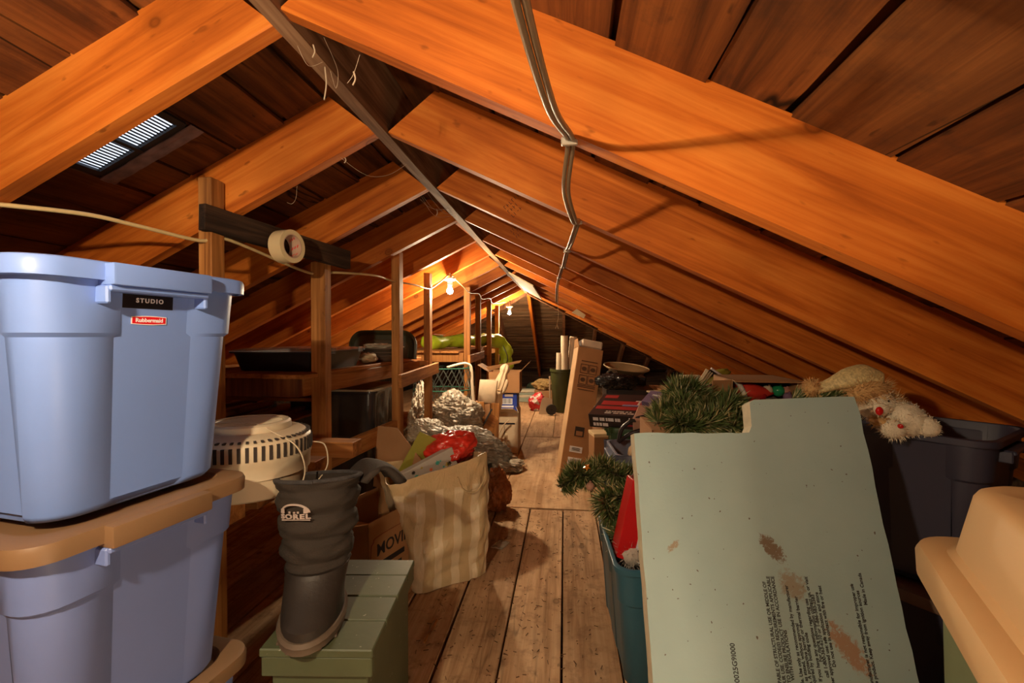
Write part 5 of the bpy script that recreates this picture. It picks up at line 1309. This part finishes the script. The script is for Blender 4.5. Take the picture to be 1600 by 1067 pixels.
# ------------------------------------------------------------------ ink stamps and cobwebs
ink = plain('stamp_ink', (0.07,0.022,0.008), 0.8)
def stamp(x, y, z, s, rot):
    bm = B(); rg = random.Random(int(x*1000) % 91)
    for r_ in range(3):
        for k in range(6 - r_):
            cx, cz = (k-2.5)*0.015*s, (1-r_)*0.024*s
            if rg.random() < 0.8: box(bm, (cx, 0, cz), (0.0022*s, 0.0008, 0.015*s))
            if rg.random() < 0.7: box(bm, (cx+0.003*s, 0, cz+rg.choice((-0.007,0,0.007))*s), (0.007*s, 0.0008, 0.002*s))
    o = obj('ink_stamp', bm, ink, ceil, (x, y, z), (0, rot, 0)); return o
stamp(-1.245+0.10, 1.5575, zb(-1.145)+0.075, 1.3, -TH+1.15)
stamp(-0.235, 2.1575, zb(-0.235)+0.085, 1.1, TH-1.2)
stamp(-0.28, 2.7675, zb(-0.28)+0.09, 1.0, TH-1.2)
web = plain('cobweb', (0.45,0.34,0.24), 0.9, 0.2)
def cobweb(label, strands, clumps):
    o = strands[0][0]; t = thing('cobweb', label, 'cobweb', o, group='cobwebs under the ridge'); ov = Vector(o)
    bm = B()
    for s_ in strands: tube(bm, spline([Vector(p)-ov for p in s_], 6), 0.0006, 4)
    obj('strands', bm, web, t)
    if clumps:
        bm = B()
        for p, l_ in clumps:
            tube(bm, spline([Vector(p)-ov, Vector(p)-ov+Vector((0.003,0.002,-l_*0.5)), Vector(p)-ov+Vector((-0.002,0,-l_))], 6), 0.0020, 5)
        obj('dust_clump', bm, web, t)
z0 = ZR-0.010
cobweb('dusty cobweb strands hanging from the near end of the ridge board', [[(-0.615,1.16,z0),(-0.60,1.16,1.90),(-0.58,1.13,1.93),(-0.54,0.99,1.92)], [(-0.64,1.05,z0),(-0.63,1.08,1.915),(-0.615,1.12,z0)]], [((-0.62,1.14,z0), 0.085), ((-0.60,1.05,1.945), 0.03)])
cobweb('cobweb strand between the second left rafter and the ridge', [[(-0.80,1.58,zb(-0.80)),(-0.74,1.66,1.85),(-0.69,1.75,1.88),(-0.64,1.82,z0)]], [((-0.79,1.59,zb(-0.79)), 0.02)])
cobweb('tangled grey cobweb where the third rafters meet the ridge', [[(-0.69,2.2,1.93),(-0.66,2.3,1.89),(-0.62,2.45,1.945)], [(-0.70,2.2,1.93),(-0.67,2.35,1.87),(-0.61,2.6,1.945)], [(-0.67,2.2,1.945),(-0.64,2.4,1.90),(-0.60,2.55,1.945)], [(-0.71,2.21,1.92),(-0.68,2.3,1.90),(-0.64,2.5,1.945)]], [((-0.66,2.33,1.90), 0.03)])
cobweb('single pale thread hanging from the underside of the second left rafter', [[(-0.98,1.60,zb(-0.98)),(-0.985,1.60,1.755),(-1.0,1.60,1.735),(-1.02,1.60,1.74)]], [])
cobweb('cobweb clump dangling below the first right rafter near the ridge', [[(-0.46,1.0,zb(-0.46)),(-0.475,1.0,1.84),(-0.49,1.0,1.82)]], [((-0.475,1.0,1.845), 0.03)])
# crumb of paper on the floor by the garland
bm = B(); prism(bm, [(-0.03,-0.02),(0.03,-0.025),(0.035,0.015),(-0.02,0.02)], 0.003, T((0,0,0.004),(PI/2,0,0))); o = obj('paper_crumb', bm, MATS['fluff_white'], None, (-0.012, 3.72, 0.0)); props(o, 'white scrap of paper on the floor left of the garland', 'paper scrap')
bm = B(); bar(bm, (-0.565,1.80,0.005), (-0.555,1.95,0.005), 0.008, 0.008); o = obj('wood_splinter', bm, MATS['rail'], None); props(o, 'thin orange wood splinter on the floor by the green chest', 'splinter')

# loose straw, chips and grit on the boards
rg = random.Random(44); bm = B()
for i in range(520):
    x = rg.uniform(-0.6, 0.16); y = rg.uniform(1.6, 3.3) if i < 420 else rg.uniform(3.4, 6.5)
    ln = rg.uniform(0.004, 0.022); an = rg.uniform(0, PI); w_ = rg.uniform(0.001, 0.003)
    d = Vector((math.cos(an), math.sin(an), 0))*ln/2; q = Vector((-math.sin(an), math.cos(an), 0))*w_/2; c = Vector((x, y, 0.001))
    top = [c+d+q, c-d+q, c-d-q, c+d-q]
    vs = [bm.verts.new(p) for p in top] + [bm.verts.new(p + Vector((0,0,0.002))) for p in top]
    for f in ((3,2,1,0),(4,5,6,7),(0,1,5,4),(1,2,6,5),(2,3,7,6),(3,0,4,7)): bm.faces.new([vs[k] for k in f])
o = obj('floor_debris', bm, plain('debris', (0.13,0.065,0.03), 0.9, 0.5, 30)); props(o, 'fine straw, chips and grit scattered over the plank floor', 'debris', None, 'stuff')
